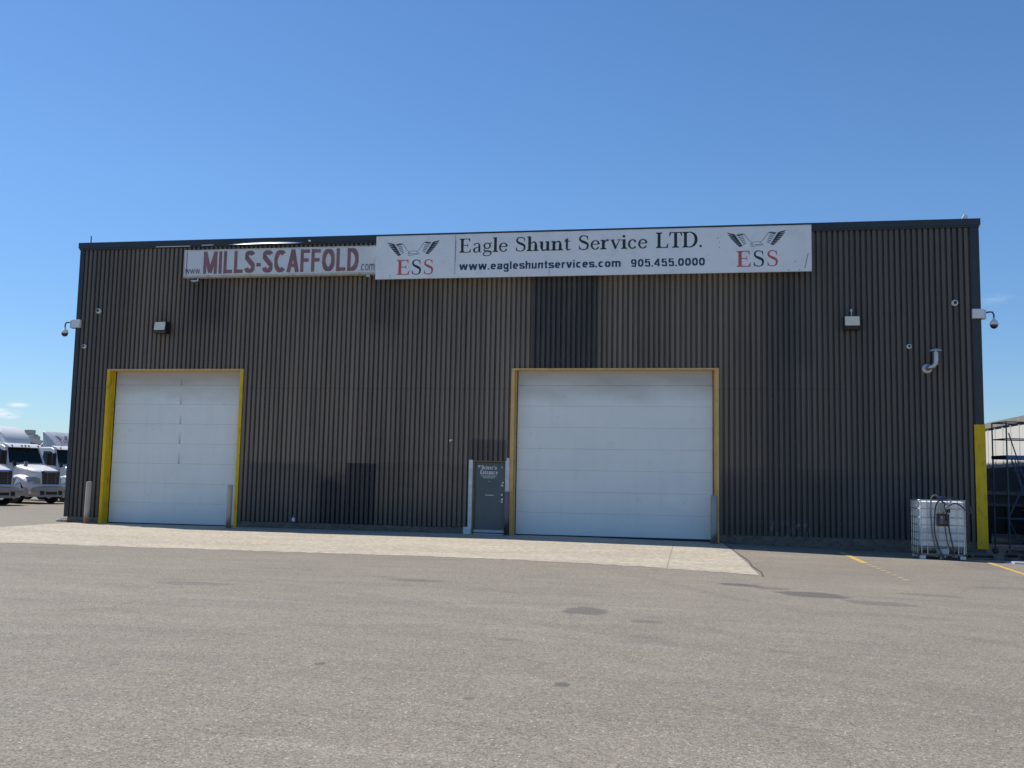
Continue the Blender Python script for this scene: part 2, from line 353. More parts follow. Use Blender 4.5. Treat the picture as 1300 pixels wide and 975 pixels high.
M['paintline'] = simple('worn yellow road paint', (.60, .40, .10), .8, 0, .25, 8, .3, (1, 1, 1), (.36, .28, .16))

# ------------------------------------------------------------------ ground
b = MB()
xs = [-400, -120, -40, -10, 0, 8, 16, 20, 24, 28, 40, 90, 300]; ys = [-90, -30, -15, 0, 40, 150, 700]
for xa, xb in zip(xs, xs[1:]):
    for ya, yb in zip(ys, ys[1:]):
        b.poly([(xa, ya, gz(xa)), (xb, ya, gz(xb)), (xb, yb, gz(xb)), (xa, yb, gz(xa))])
tag(b.build('ground', M['asphalt']), 'worn grey asphalt yard with oil spots in front of the warehouse', 'ground', kind='structure')
def apron_y(x):
    e = [(0.3, -8.85), (4, -9.0), (8.5, -8.95), (15, -8.75), (18.5, -9.1), (21, -9.75)]
    for (a, ya), (c, yc) in zip(e, e[1:]):
        if x <= c or c == 21: return (ya + (yc - ya) * (x - a) / (c - a), .25)
bb = MB(); xx = [.45 + (20.62 - .45) * k / 120 for k in range(121)] + [16, 20]; xx = sorted(set(xx))
rnd = random.Random(3)
jit = {x: rnd.uniform(-.10, .10) for x in xx}
for a, c in zip(xx, xx[1:]):
    bb.poly([(a, apron_y(a)[0] + jit[a], gz(a) + .004), (c, apron_y(c)[0] + jit[c], gz(c) + .004), (c, .3, gz(c) + .004), (a, .3, gz(a) + .004)])
# slanting right margin
bb.poly([(20.62, apron_y(20.62)[0] + jit[xx[-1]], gz(20.62) + .004), (20.95, -9.72, gz(20.95) + .004), (20.88, -6.5, gz(20.88) + .004), (20.75, -3, gz(20.75) + .004), (20.62, 0, gz(20.62) + .004)])
tag(bb.build('pavement', M['concrete']), 'pale concrete apron along the foot of the warehouse', 'pavement', kind='structure')
mt_crack = simple('tar filled joint', (.1, .085, .07), .9, 0, .3, 5)
j = MB(); pts = [(20.64, 0), (20.72, -1.7), (20.8, -3.2), (20.86, -4.7), (20.96, -6.3), (20.93, -7.7), (21.03, -9.0), (21.0, -9.9)]
for (xa, ya), (xb, yb) in zip(pts, pts[1:]):
    w1, w2 = .01 + .03 * rnd.random(), .012 + .035 * rnd.random()
    j.poly([(xa - .01, ya, gz(xa) + .009), (xb - .01, yb, gz(xb) + .009), (xb + w2, yb, gz(xb) + .009), (xa + w1, ya, gz(xa) + .009)])
tag(j.build('joint_seam', mt_crack), kind='structure')
for (x0, y0, x1, y1, w, c) in ((23.63, -1.2, 23.62, -4.9, .07, 1), (23.64, -5.1, 23.7, -9.2, .05, 0), (27.02, -.5, 26.35, -10.5, .055, 1)):
    q = MB(); n = 8
    for i in range(n):
        t0, t1 = i / n, (i + (1 if c else .55)) / n
        a, d = (x0 + (x1 - x0) * t0, y0 + (y1 - y0) * t0), (x0 + (x1 - x0) * t1, y0 + (y1 - y0) * t1)
        q.poly([(a[0] - w, a[1], gz(a[0]) + .004), (a[0] + w, a[1], gz(a[0]) + .004), (d[0] + w, d[1], gz(d[0]) + .004), (d[0] - w, d[1], gz(d[0]) + .004)])
    tag(q.build('road_marking', M['paintline'] if c else simple('ghost of road paint', (.36, .30, .2), .85, 0, .15, 8)), kind='structure')

# ------------------------------------------------------------------ warehouse
H = 8.93; WX = 27.556; DEP = 36
wh = thing('warehouse_building', 'large dark brown ribbed steel warehouse with two white roll up doors', 'building')
def corr(b, x0, x1, z0, z1, front=0.0, back=.085, pitch=.152, ax='x', fy=0, sgn=1):
    """trapezoid ribs between x0 and x1"""
    prof = []; x = math.floor(x0 / pitch) * pitch
    while x < x1 + pitch:
        prof += [(x, front), (x + .084, front), (x + .098, back), (x + .138, back)]; x += pitch
    out = []
    def at(xq):
        for (a, ya), (c, yc) in zip(prof, prof[1:]):
            if a <= xq <= c: return ya + (yc - ya) * (xq - a) / max(1e-6, c - a)
        return front
    out = [(x0, at(x0))] + [p for p in prof if x0 < p[0] < x1] + [(x1, at(x1))]
    for (a, ya), (c, yc) in zip(out, out[1:]):
        if ax == 'x': b.poly([(a, ya, z0), (c, yc, z0), (c, yc, z1), (a, ya, z1)])
        else: b.poly([(fy - sgn * ya, a, z0), (fy - sgn * yc, c, z0), (fy - sgn * yc, c, z1), (fy - sgn * ya, a, z1)])
zb = .2
fc = MB()
LD = (1.196, 5.903, 4.93); PD = (13.24, 14.46, 2.17); RD = (14.455, 20.51, 4.93)
corr(fc, .06, LD[0], zb, H); corr(fc, LD[0], LD[1], LD[2], H); corr(fc, LD[1], PD[0], zb, H)
corr(fc, PD[0], RD[0], PD[2], H); corr(fc, RD[0], RD[1], RD[2], H); corr(fc, RD[1], WX - .18, zb - .03, H)
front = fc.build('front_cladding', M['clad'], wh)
front['label'] = 'ribbed dark brown front wall with darker repair patches'
sw = MB(); corr(sw, .1, DEP, zb, H, ax='y', fy=0.0, sgn=-1); sw2 = MB(); corr(sw2, .1, DEP, zb, H, ax='y', fy=WX, sgn=1)
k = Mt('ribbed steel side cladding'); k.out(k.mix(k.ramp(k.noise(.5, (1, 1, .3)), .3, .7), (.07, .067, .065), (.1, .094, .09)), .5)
sw.build('side_cladding', k.m, wh); sw2.build('side_cladding', k.m, wh)
MB().box(.06, WX - .06, DEP, DEP + .1, zb, H).build('back_cladding', k.m, wh)
MB().box(.05, WX - .05, .31, DEP - .05, 8.55, 8.75).build('roof', simple('grey gravel roof', (.2, .19, .18), .9, 0, .2, 4), wh)
# inner wall just behind the ribs so nothing is see-through
iw = MB()
for x0, x1, z0, z1 in ((.06, LD[0] - .0, -.1, H), (LD[0], LD[1], LD[2] + .0, H), (LD[1], PD[0], -.1, H), (PD[0], RD[0], PD[2], H), (RD[0], RD[1], RD[2], H), (RD[1], WX - .06, -.3, H)):
    iw.box(x0, x1, .09, .30, z0, z1)
iw.build('inner_wall', simple('dark backing wall', (.05, .05, .05), .9), wh)
for x0, x1 in ((.09, LD[0]), (LD[1], PD[0] - .12), (RD[1], WX)):
    cb = MB(); n = max(2, int((x1 - x0) / 1.6))
    for i in range(n):
        a, c = x0 + (x1 - x0) * i / n, x0 + (x1 - x0) * (i + 1) / n
        i0 = len(cb.v); dy = rnd.uniform(-.006, .006)
        cb.v += [(a, .0 + dy, gz(a) - .15), (c, .0 + dy, gz(c) - .15), (c, .069, gz(c) - .15), (a, .069, gz(a) - .15), (a, .004 + dy, zb - .012), (c, .004 + dy, zb - .012), (c, .069, zb - .012), (a, .069, zb - .012)]
        cb.f += [[i0 + t for t in q] for q in ((0, 1, 5, 4), (1, 2, 6, 5), (3, 0, 4, 7), (4, 5, 6, 7))]
    cb.build('foundation', M['curb'], wh)
MB().box(.09, .13, .08, DEP, -.15, zb - .012).build('foundation', M['curb'], wh)
MB().box(WX - .06, WX - .01, .08, DEP, -.35, zb - .012).build('foundation', M['curb'], wh)
cp = MB().box(-.08, WX + .07, -.07, .32, H - .02, 9.10).box(-.08, .12, .32, DEP, H - .02, 9.10).box(WX - .15, WX + .07, .32, DEP, H - .02, 9.10)
cp.build('parapet_coping', M['cap'], wh, .008)
MB().box(-.05, WX + .04, -.05, .0, H - .07, H - .021).build('coping_drip', M['trim'], wh)
MB().box(-.03, .13, -.02, .1, zb - .02, H - .071).build('corner_trim', M['trim'], wh)
MB().box(WX - .19, WX + .03, -.02, .1, zb - .04, H - .071).build('corner_trim', M['trim'], wh)
yg = MB().box(WX - .235, WX + .045, -.045, -.021, -.0, 3.36).box(WX + .031, WX + .045, -.021, .3, -.0, 3.36)
yg.build('corner_guard', M['yellow'], wh)['label'] = 'bright yellow corner guard'
# added pale strips standing for sun glare on the coping underside
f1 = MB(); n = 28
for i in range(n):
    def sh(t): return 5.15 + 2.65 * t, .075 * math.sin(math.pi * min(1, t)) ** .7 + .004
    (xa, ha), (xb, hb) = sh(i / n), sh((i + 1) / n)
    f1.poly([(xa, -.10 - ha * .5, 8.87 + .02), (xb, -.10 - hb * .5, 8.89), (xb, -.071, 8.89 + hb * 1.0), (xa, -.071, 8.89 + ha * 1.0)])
MB().box(7.93, 7.99, -.13, -.071, 8.93, 8.97).build('glare_strip', M['glare_white'], wh)
MB().box(2.7, 3.9, -.085, -.071, 8.885, 8.9).build('glare_strip', M['glare_white'], wh)
MB().box(4.3, 4.7, -.09, -.071, 8.90, 8.915).build('glare_strip', M['glare_white'], wh)
f1.build('glare_strip', M['glare_white'], wh)['label'] = 'pale strip added for the glare under the coping'
# ---- overhead doors
def overhead(name, x0, x1, zt, mat, frame_mat, recess, lines, fl, label, zbot=.0):
    d = MB(); zs = [zbot + .02] + lines + [zt + .05]
    for a, c in zip(zs, zs[1:]):
        d.box(x0 + fl - .02, x1 - fl + .02, recess, recess + .05, a + .004, c - .004)
        d.box(x0 + fl - .02, x1 - fl + .02, recess + .006, recess + .05, c - .004, c + .004)
    door = d.build(name, mat, wh, .006, seg=1); door['label'] = label
    for a, c, e in ((x0, x0 + .105, x0 + .105), (x1 - .105, x1, x1 - .15)):
        MB().box(a, c, -.02, .30, -.12, zt).build('door_jamb', frame_mat, door, .004)
        MB().box(e, e + .045, recess - .03, recess - .004, 0, zt).build('guide_track', frame_mat, door)
    MB().box(x0, x1, -.023, .301, zt, zt + .05).build('door_header', M['tan'], door, .004)
    MB().box(x0 + .15, x0 + .175, recess - .02, recess - .003, 0, zt).box(x1 - .175, x1 - .15, recess - .02, recess - .003, 0, zt).box(x0 + .105, x1 - .105, recess - .01, recess + .03, gz(x1) + .0, .035).build('rubber_seal', M['darkgap'], door)
    return door
ll = [.68, 1.30, 1.93, 2.56, 3.19, 3.82, 4.44]
d1 = overhead('overhead_door', LD[0], LD[1], LD[2] - .05, door_mat('white sectional door, small', LD[0], LD[1], [4.44, 3.82, 3.19, 2.56, 1.93]), M['yellow'], .27, ll, .09, 'smaller white sectional door in a yellow frame, dark weep marks down the middle')
d2 = overhead('overhead_door', RD[0], RD[1], RD[2] - .05, door_mat('white sectional door, wide', RD[0], RD[1], None), M['tan'], .2, ll, .1, 'wide white sectional door in a faded ochre frame')
# ---- personnel door
k = Mt('dark green grey door paint'); X, Y, Z = k.xyz()
c = k.mix(k.ramp(k.noise(1.8, (1, 1, .6)), .3, .7), (.075, .10, .11), (.10, .13, .145))
c = k.mix(k.math('MULTIPLY', k.ramp(Z, 1.9, 2.1), .5), c, (.07, .075, .06))
k.out(c, .4)
pd = MB().box(13.40, 14.305, .05, .095, .07, 2.12).build('entrance_door', k.m, wh, .004); pd['label'] = "dark green grey steel door lettered Driver's Entrance"
MB().box(13.345, 13.397, -.01, .3, -.05, 2.13).box(14.308, 14.33, -.01, .3, -.05, 2.13).box(13.345, 14.33, -.013, .301, 2.13, 2.17).build('door_frame', simple('dull olive frame paint', (.16, .13, .045), .6), pd)
MB().box(13.225, 13.343, -.035, .04, -.04, 2.19).box(13.10, 13.33, -.06, -.036, -.05, .21).build('door_casing', M['offwhite'], pd, .004)
MB().box(14.332, 14.452, -.035, .04, -.04, 2.17).box(14.36, 14.45, -.04, .03, 2.17, 2.26).build('door_casing', M['offwhite'], pd, .004)
MB().box(13.40, 14.305, .03, .049, .055, .135).box(13.40, 14.305, -.02, .3, -.02, .03).build('kick_plate', simple('brushed kick plate', (.4, .44, .5), .35, .3), pd)
hb = MB().lathe([(.035, .0), (.035, .05)], (14.235, .0, .99), 'y', 12).tube([(14.235, -.02, .99), (14.235, -.055, .99), (14.10, -.055, .985)], .014)
hb.box(14.205, 14.265, .035, .049, .94, 1.06)
hb.build('door_handle', M['galv'], pd)
MB().lathe([(.03, 0), (.03, .05)], (14.235, .0, 1.17), 'y', 12).build('key_cylinder', M['galv'], pd)
MB().box(14.20, 14.275, .0, .049, 1.42, 1.47).lathe([(.03, 0), (.03, .05)], (14.26, -.01, 1.53), 'y', 12).build('deadbolt', M['galv'], pd)
MB().lathe([(.016, 0), (.016, .05)], (13.84, .035, 1.56), 'y', 10).build('peephole', M['galv'], pd)
MB().box(13.72, 13.98, .04, .049, 1.145, 1.165).build('mail_slot', M['galv'], pd)
# ---- roof odds
MB().tube([(.25, .1, 9.1), (.25, .1, 9.36)], .018, 6).build('roof_rod', M['trim'], wh)
MB().prism([(27.15, 9.10), (27.3, 9.10), (27.32, 9.2), (27.24, 9.26)], .0, .12).build('roof_bracket', M['white'], wh)

# ------------------------------------------------------------------ lettering
class Pen:
    """serif letters drawn as swelling strokes; every stroke sits a hair in front of the last so no faces coincide"""
    def __init__(s, y): s.b = MB(); s.y = y; s.k = 0
    def poly(s, pts): s.k += 1; y = s.y - .00012 * s.k; s.b.poly([(p[0], y, p[1]) for p in pts])
    def stroke(s, pts, ws):
        n = len(pts); s.k += 1; y = s.y - .00012 * s.k; L = []; Rr = []
        for i, p in enumerate(pts):
            a = pts[max(0, i - 1)]; c = pts[min(n - 1, i + 1)]; dx, dz = c[0] - a[0], c[1] - a[1]; l = math.hypot(dx, dz) or 1
            nx, nz = -dz / l, dx / l; w = ws[i] / 2
            L.append((p[0] + nx * w, y, p[1] + nz * w)); Rr.append((p[0] - nx * w, y, p[1] - nz * w))
        i0 = len(s.b.v); s.b.v += L + Rr
        for i in range(n - 1): s.b.f.append([i0 + i, i0 + i + 1, i0 + n + i + 1, i0 + n + i])
def curve(pts, ws, n=10):
    P = [pts[0]] + list(pts) + [pts[-1]]; Wd = [ws[0]] + list(ws) + [ws[-1]]; o = []; ow = []
    for i in range(1, len(P) - 2):
        for k in range(n):
            t = k / n
            def cr(a, b, c, d): return .5 * (2 * b + (c - a) * t + (2 * a - 5 * b + 4 * c - d) * t * t + (3 * b - a - 3 * c + d) * t ** 3)
            o.append((cr(P[i - 1][0], P[i][0], P[i + 1][0], P[i + 2][0]), cr(P[i - 1][1], P[i][1], P[i + 1][1], P[i + 2][1])))
            ow.append(max(.004, cr(Wd[i - 1], Wd[i], Wd[i + 1], Wd[i + 2])))
    return o + [pts[-1]], ow + [ws[-1]]
def oval(cx, cz, rx, rz, a0, a1, th, tn, n=24):
    o = []; w = []
    for k in range(n + 1):
        a = R(a0 + (a1 - a0) * k / n); o.append((cx + rx * math.cos(a), cz + rz * math.sin(a))); w.append(tn + (th - tn) * abs(math.cos(a)) ** 1.6)
    return o, w
# glyphs in units of cap height 1; TH thick, TN thin stroke
TH, TN, SR = .158, .056, .048
def glyph(ch):
    g = []; A = g.append
    def stem(x, z0, z1, w=TH): A(('p', [(x - w / 2, z0), (x + w / 2, z0), (x + w / 2, z1), (x - w / 2, z1)]))
    def ser(x, z, up, l=.09, w=TH):  # bracketed slab serif
        s = 1 if up else -1
        A(('p', [(x - w / 2 - l, z), (x + w / 2 + l, z), (x + w / 2 + l, z + s * SR), (x + w / 2 + .01, z + s * SR * 2.1), (x - w / 2 - .01, z + s * SR * 2.1), (x - w / 2 - l, z + s * SR)]))
    def flag(x, z): A(('p', [(x - TH / 2, z), (x - TH / 2 - .09, z - .035), (x - TH / 2 - .09, z - .07), (x - TH / 2, z - .075)]))
    def bar(x0, x1, z, w=TN): A(('p', [(x0, z - w / 2), (x1, z - w / 2), (x1, z + w / 2), (x0, z + w / 2)]))
    def st(q): A(('s', q[0], q[1]))
    x_ = .66
    if ch == 'E':
        stem(.16, 0, 1); ser(.16, 0, 1); ser(.16, 1, 0); bar(.16, .62, 1 - TN / 2); bar(.16, .65, TN / 2); bar(.16, .5, .52)
        A(('p', [(.62, 1), (.62, .76), (.60, .76), (.53, .955), (.53, 1)])); A(('p', [(.65, 0), (.68, .27), (.66, .27), (.55, .045), (.55, 0)])); A(('p', [(.5, .39), (.5, .65), (.48, .65), (.455, .52), (.48, .39)])); return .74, g
    if ch == 'L':
        stem(.16, 0, 1); ser(.16, 0, 1); ser(.16, 1, 0); bar(.16, .63, TN / 2); A(('p', [(.63, 0), (.66, .30), (.64, .30), (.52, .045), (.52, 0)])); return .68, g
    if ch == 'T':
        stem(.36, 0, 1); ser(.36, 0, 1, .11); bar(.03, .69, 1 - TN / 2)
        A(('p', [(.03, 1), (.02, .72), (.045, .72), (.13, .955), (.15, 1)])); A(('p', [(.69, 1), (.70, .72), (.675, .72), (.59, .955), (.57, 1)])); return .72, g
    if ch == 'D':
        stem(.16, 0, 1); ser(.16, 0, 1); ser(.16, 1, 0); st(oval(.36, .5, .36, .478, -90, 90, TH * 1.1, TN)); bar(.16, .37, 1 - TN / 2); bar(.16, .37, TN / 2); return .84, g
    if ch == 'S':
        st(curve([(.545, .80), (.50, .91), (.36, .978), (.20, .955), (.115, .84), (.115, .72), (.20, .61), (.36, .525), (.505, .43), (.555, .30), (.525, .13), (.42, .035), (.30, .02), (.14, .07), (.075, .22)],
                 [TN, TN, TN, .07, .10, .115, .135, .155, .14, .12, .10, .06, TN, TN, TN]))
        A(('p', [(.53, .98), (.555, .98), (.565, .70), (.54, .70), (.50, .86)])); A(('p', [(.085, .02), (.06, .02), (.05, .30), (.075, .30), (.11, .14)])); return .66, g
    if ch == 'a':
        st(curve([(.10, .50), (.12, .58), (.22, .638), (.34, .62), (.40, .50), (.40, .38)], [.09, .08, TN, .07, .115, .12], 6)); stem(.40, .08, .42, .12)
        st(curve([(.40, .09), (.44, .02), (.54, .03)], [.11, .06, .035], 6)); st(curve([(.40, .39), (.22, .33), (.105, .25), (.085, .14), (.15, .03), (.27, .03), (.40, .13)], [TN, .06, .10, .12, .08, .05, TN], 6)); return .56, g
    if ch == 'g':
        st(oval(.27, .45, .175, .19, 0, 360, .11, TN)); st(curve([(.40, .56), (.47, .64), (.56, .62)], [TN, .05, .07], 6))
        st(curve([(.18, .28), (.09, .20), (.12, .10), (.30, .075), (.47, .03), (.50, -.09), (.42, -.21), (.26, -.26), (.09, -.22), (.05, -.11), (.14, -.01), (.22, .03)], [.04, .05, .08, .10, .10, .09, .06, .045, .06, .07, .05, .04], 6)); return .57, g
    if ch == 'l':
        stem(.15, 0, 1.04); ser(.15, 0, 1); flag(.15, 1.04); return .30, g
    if ch == 'e':
        st(oval(.29, .32, .21, .30, 10, 325, .12, TN)); bar(.12, .49, .37); st(curve([(.46, .15), (.50, .20)], [TN, .02], 3)); A(('p', [(.435, .46), (.505, .37), (.44, .37), (.41, .40)])); return .56, g
    if ch == 'h':
        stem(.15, 0, 1.04); ser(.15, 0, 1); flag(.15, 1.04); st(curve([(.19, .48), (.30, .60), (.42, .63), (.50, .55), (.515, .40)], [TN, .06, .085, .115, TH], 6)); stem(.515, 0, .42); ser(.515, 0, 1); return .67, g
    if ch == 'n':
        stem(.15, 0, x_); ser(.15, 0, 1); flag(.15, x_); st(curve([(.19, .48), (.30, .60), (.42, .63), (.50, .55), (.515, .40)], [TN, .06, .085, .115, TH], 6)); stem(.515, 0, .42); ser(.515, 0, 1); return .67, g
    if ch == 'u':
        stem(.15, .22, x_); flag(.15, x_); st(curve([(.15, .25), (.17, .10), (.26, .03), (.37, .06), (.48, .17)], [TH, .115, .085, .06, TN], 6)); stem(.50, 0, x_); flag(.50, x_); A(('p', [(.5, 0), (.66, .02), (.66, .06), (.5, .08)])); return .67, g
    if ch == 't':
        stem(.19, .1, .78, .12); A(('p', [(.13, .66), (.03, .60), (.13, .60)])); A(('p', [(.13, .84), (.13, .62), (.07, .62)])); A(('p', [(.25, .86), (.13, .74), (.13, .6), (.25, .6)])); bar(.04, .38, .63); st(curve([(.19, .14), (.23, .04), (.33, .03), (.41, .11)], [.12, .09, .06, .03], 6)); return .42, g
    if ch == 'r':
        stem(.15, 0, x_); ser(.15, 0, 1, .1); flag(.15, x_); st(curve([(.20, .44), (.28, .58), (.38, .64), (.44, .60)], [TN, .06, .09, .11], 6)); return .50, g
    if ch == 'v':
        A(('p', [(.05, .64), (.19, .64), (.36, .1), (.30, -.01), (.27, -.01)])); A(('p', [(.50, .64), (.545, .64), (.30, -.01), (.27, .06)])); A(('p', [(0, .66), (.26, .66), (.26, .62), (0, .62)])); A(('p', [(.40, .66), (.60, .66), (.60, .62), (.40, .62)])); return .60, g
    if ch == 'i':
        stem(.15, 0, x_); ser(.15, 0, 1); flag(.15, x_); st(oval(.14, .87, .042, .042, 0, 360, .085, .085, 14)); return .31, g
    if ch == 'c':
        st(oval(.28, .32, .20, .30, 42, 325, .12, TN)); st(oval(.43, .50, .03, .035, 0, 360, .06, .06, 12)); return .53, g
    if ch == '.':
        st(oval(.12, .065, .035, .035, 0, 360, .075, .075, 14)); return .25, g
    return .34, g
def serif(name, body, x0, x1, z0, cap, y, mat, parent, gap=.02):
    pen = Pen(y); adv = 0; items = []
    for ch in body:
        w, g = glyph(ch); items.append((adv, g)); adv += w + gap
    tot = adv - gap; sx = (x1 - x0) / tot
    for a, g in items:
        for q in g:
            T = lambda p: (x0 + (a + p[0]) * sx, z0 + p[1] * cap)
            if q[0] == 'p': pen.poly([T(p) for p in q[1]])
            else:
                pts = [T(p) for p in q[1]]; pen.stroke(pts, [w * (sx * .5 + cap * .5) for w in q[2]])
    return pen.b.build(name, mat, parent)

def sglyph(ch, W_):
    g = []; A = g.append
    def ln(*p): A(('s', list(p), [W_] * len(p)))
    def st(q, *a): A(('s', q[0], [W_] * len(q[0])))
    h = W_ / 2; X = .74; m = X / 2
    def ar(cx, cz, rx, rz, a0, a1): st(oval(cx, cz, rx, rz, a0, a1, 1, 1, 20))
    if ch == 'M': ln((h, 0), (h, 1)); ln((.72, 0), (.72, 1)); ln((h, .98), (.36 + h / 2, .05)); ln((.72, .98), (.36 + h / 2, .05)); return .72 + h, g
    if ch == 'I': ln((h, 0), (h, 1)); return W_, g
    if ch == 'L': ln((h, 0), (h, 1)); ln((h, h), (.52, h)); return .52, g
    if ch == 'F': ln((h, 0), (h, 1)); ln((h, 1 - h), (.52, 1 - h)); ln((h, .52), (.47, .52)); return .52, g
    if ch == 'A': ln((h * .9, 0), (.33, 1)); ln((.66 - h * .9, 0), (.33, 1)); ln((.15, .30), (.5, .30)); return .66, g
    if ch == 'D': ln((h, 0), (h, 1)); ar(.26, .5, .36 - h, .5 - h, -90, 90); ln((h, h), (.27, h)); ln((h, 1 - h), (.27, 1 - h)); return .62, g
    if ch == 'O': ar(.35, .5, .35 - h, .5 - h, 0, 360); return .70, g
    if ch == 'C': ar(.35, .5, .35 - h, .5 - h, 48, 312); return .64, g
    if ch == 'E': ln((h, 0), (h, 1)); ln((h, 1 - h), (.52, 1 - h)); ln((h, .52), (.47, .52)); ln((h, h), (.52, h)); return .52, g
    if ch == '-': ln((0, .36), (.26, .36)); return .26, g
    if ch == 'S':
        tp = [(.29 + (.275 - h) * math.cos(R(t_)), .75 + (.25 - h) * math.sin(R(t_))) for t_ in range(20, 236, 24)]
        bt = [(.29 + (.29 - h) * math.cos(R(t_)), .27 + (.27 - h) * math.sin(R(t_))) for t_ in range(56, -170, -25)]
        st(curve(tp + bt, [W_] * (len(tp) + len(bt)), 3)); return .58, g
    if ch == '.': ln((h, 0), (h, W_)); return W_, g
    if ch == "'": ln((h, .72), (h, 1)); return W_, g
    if ch == 'w': ln((h * .8, X), (.22, 0)); ln((.22, 0), (.42, X)); ln((.42, X), (.62, 0)); ln((.62, 0), (.84 - h * .8, X)); return .84, g
    if ch == 'v': ln((h * .8, X), (.27, 0)); ln((.27, 0), (.54 - h * .8, X)); return .54, g
    if ch == 'e': ar(.27, m, .27 - h, m - h, 0, 315); ln((h, m), (.53 - h * .3, m)); return .54, g
    if ch == 'c': ar(.27, m, .27 - h, m - h, 48, 312); return .50, g
    if ch == 'o': ar(.28, m, .28 - h, m - h, 0, 360); return .56, g
    if ch == 'a':
        st(curve([(.06, .55), (.14, X - h - .01), (.28, X - h), (.42, X - h - .02), (.47 - h / 2, .5), (.47 - h / 2, 0)], [W_] * 6, 5)); st(curve([(.44, .42), (.22, .38), (h, .22), (.13, h), (.28, h), (.43, .2)], [W_] * 6, 5)); return .50, g
    if ch == 'g': ar(.26, m, .26 - h, m - h, 0, 360); ln((.52 - h, X), (.52 - h, -.08)); st(curve([(.52 - h, -.06), (.44, -.22), (.26, -.28 + h * .3), (.06, -.17)], [W_] * 4, 5)); return .54, g
    if ch == 'l': ln((h, 0), (h, 1)); return W_, g
    if ch == 'i': ln((h, 0), (h, X)); ln((h, .86), (h, 1)); return W_, g
    if ch in 'hn': ln((h, 0), (h, 1 if ch == 'h' else X)); st(curve([(h, .45), (.15, X - .1), (.28, X - h), (.42, X - .1), (.49 - h, .5), (.49 - h, 0)], [W_] * 6, 5)); return .50, g
    if ch == 'u': ln((.49 - h, 0), (.49 - h, X)); st(curve([(h, X), (h, .24), (.08, .1), (.21, h), (.34, .1), (.49 - h, .3)], [W_] * 6, 5)); return .50, g
    if ch == 'm':
        ln((h, 0), (h, X))
        for o_ in (0, .34): st(curve([(h + o_, .45), (.14 + o_, X - .1), (.24 + o_, X - h), (.34 + o_, X - .1), (.34 + h + o_, .5), (.34 + h + o_, 0)], [W_] * 6, 5))
        return .34 * 2 + W_, g
    if ch == 't': ln((.16, .1), (.16, .95)); ln((0, X - h), (.32, X - h)); ln((.16 - h, h), (.32, h)); return .32, g
    if ch == 'r': ln((h, 0), (h, X)); st(curve([(h, .42), (.15, X - .12), (.26, X - h * .9), (.34, X - h)], [W_] * 4, 5)); return .34, g
    if ch == 's':
        st(curve([(.46 - h * .5, .53), (.38, X - h - .02), (.24, X - h), (.08, X - .13), (.1, .44), (.25, .37), (.43, .29), (.44, .13), (.26, h), (.12, h + .02), (h * .6, .2)], [W_] * 11, 5)); return .49, g
    if ch == '0': ar(.28, .5, .28 - h, .5 - h, 0, 360); return .56, g
    if ch == '9': ar(.27, .67, .27 - h, .33 - h, 0, 360); st(curve([(.54 - h, .66), (.52 - h, .3), (.4, .1), (.26, h), (.08, .18)], [W_] * 5, 5)); return .56, g
    if ch == '5': ln((.50, 1 - h), (.12, 1 - h)); ln((.13, 1), (.09, .48)); st(curve([(.09, .5), (.24, .62), (.42, .57), (.54 - h, .34), (.44, .10), (.26, h), (.05, .2)], [W_] * 7, 5)); return .56, g
    if ch == '4': ln((.40, 0), (.40, 1)); ln((.0, .27), (.56, .27)); ln((.40, .97), (.05, .30)); return .58, g
    return .3, g
def sans(name, body, x0, x1, z0, cap, y, mat, parent, w=.16, gap=.1):
    pen = Pen(y); adv = 0; items = []
    for ch in body:
        wd, g = sglyph(ch, w); items.append((adv, g)); adv += wd + gap
    sx = (x1 - x0) / (adv - gap)
    for a, g in items:
        for q in g:
            pts = [(x0 + (a + p[0]) * sx, z0 + p[1] * cap) for p in q[1]]; n = len(pts); pw = []
            for i in range(n):
                p, r_ = pts[max(0, i - 1)], pts[min(n - 1, i + 1)]; dx, dz = abs(r_[0] - p[0]), abs(r_[1] - p[1]); l = math.hypot(dx, dz) or 1
                pw.append(w * (sx * dz / l + cap * .85 * dx / l))
            pen.stroke(pts, pw)
    return pen.b.build(name, mat, parent)

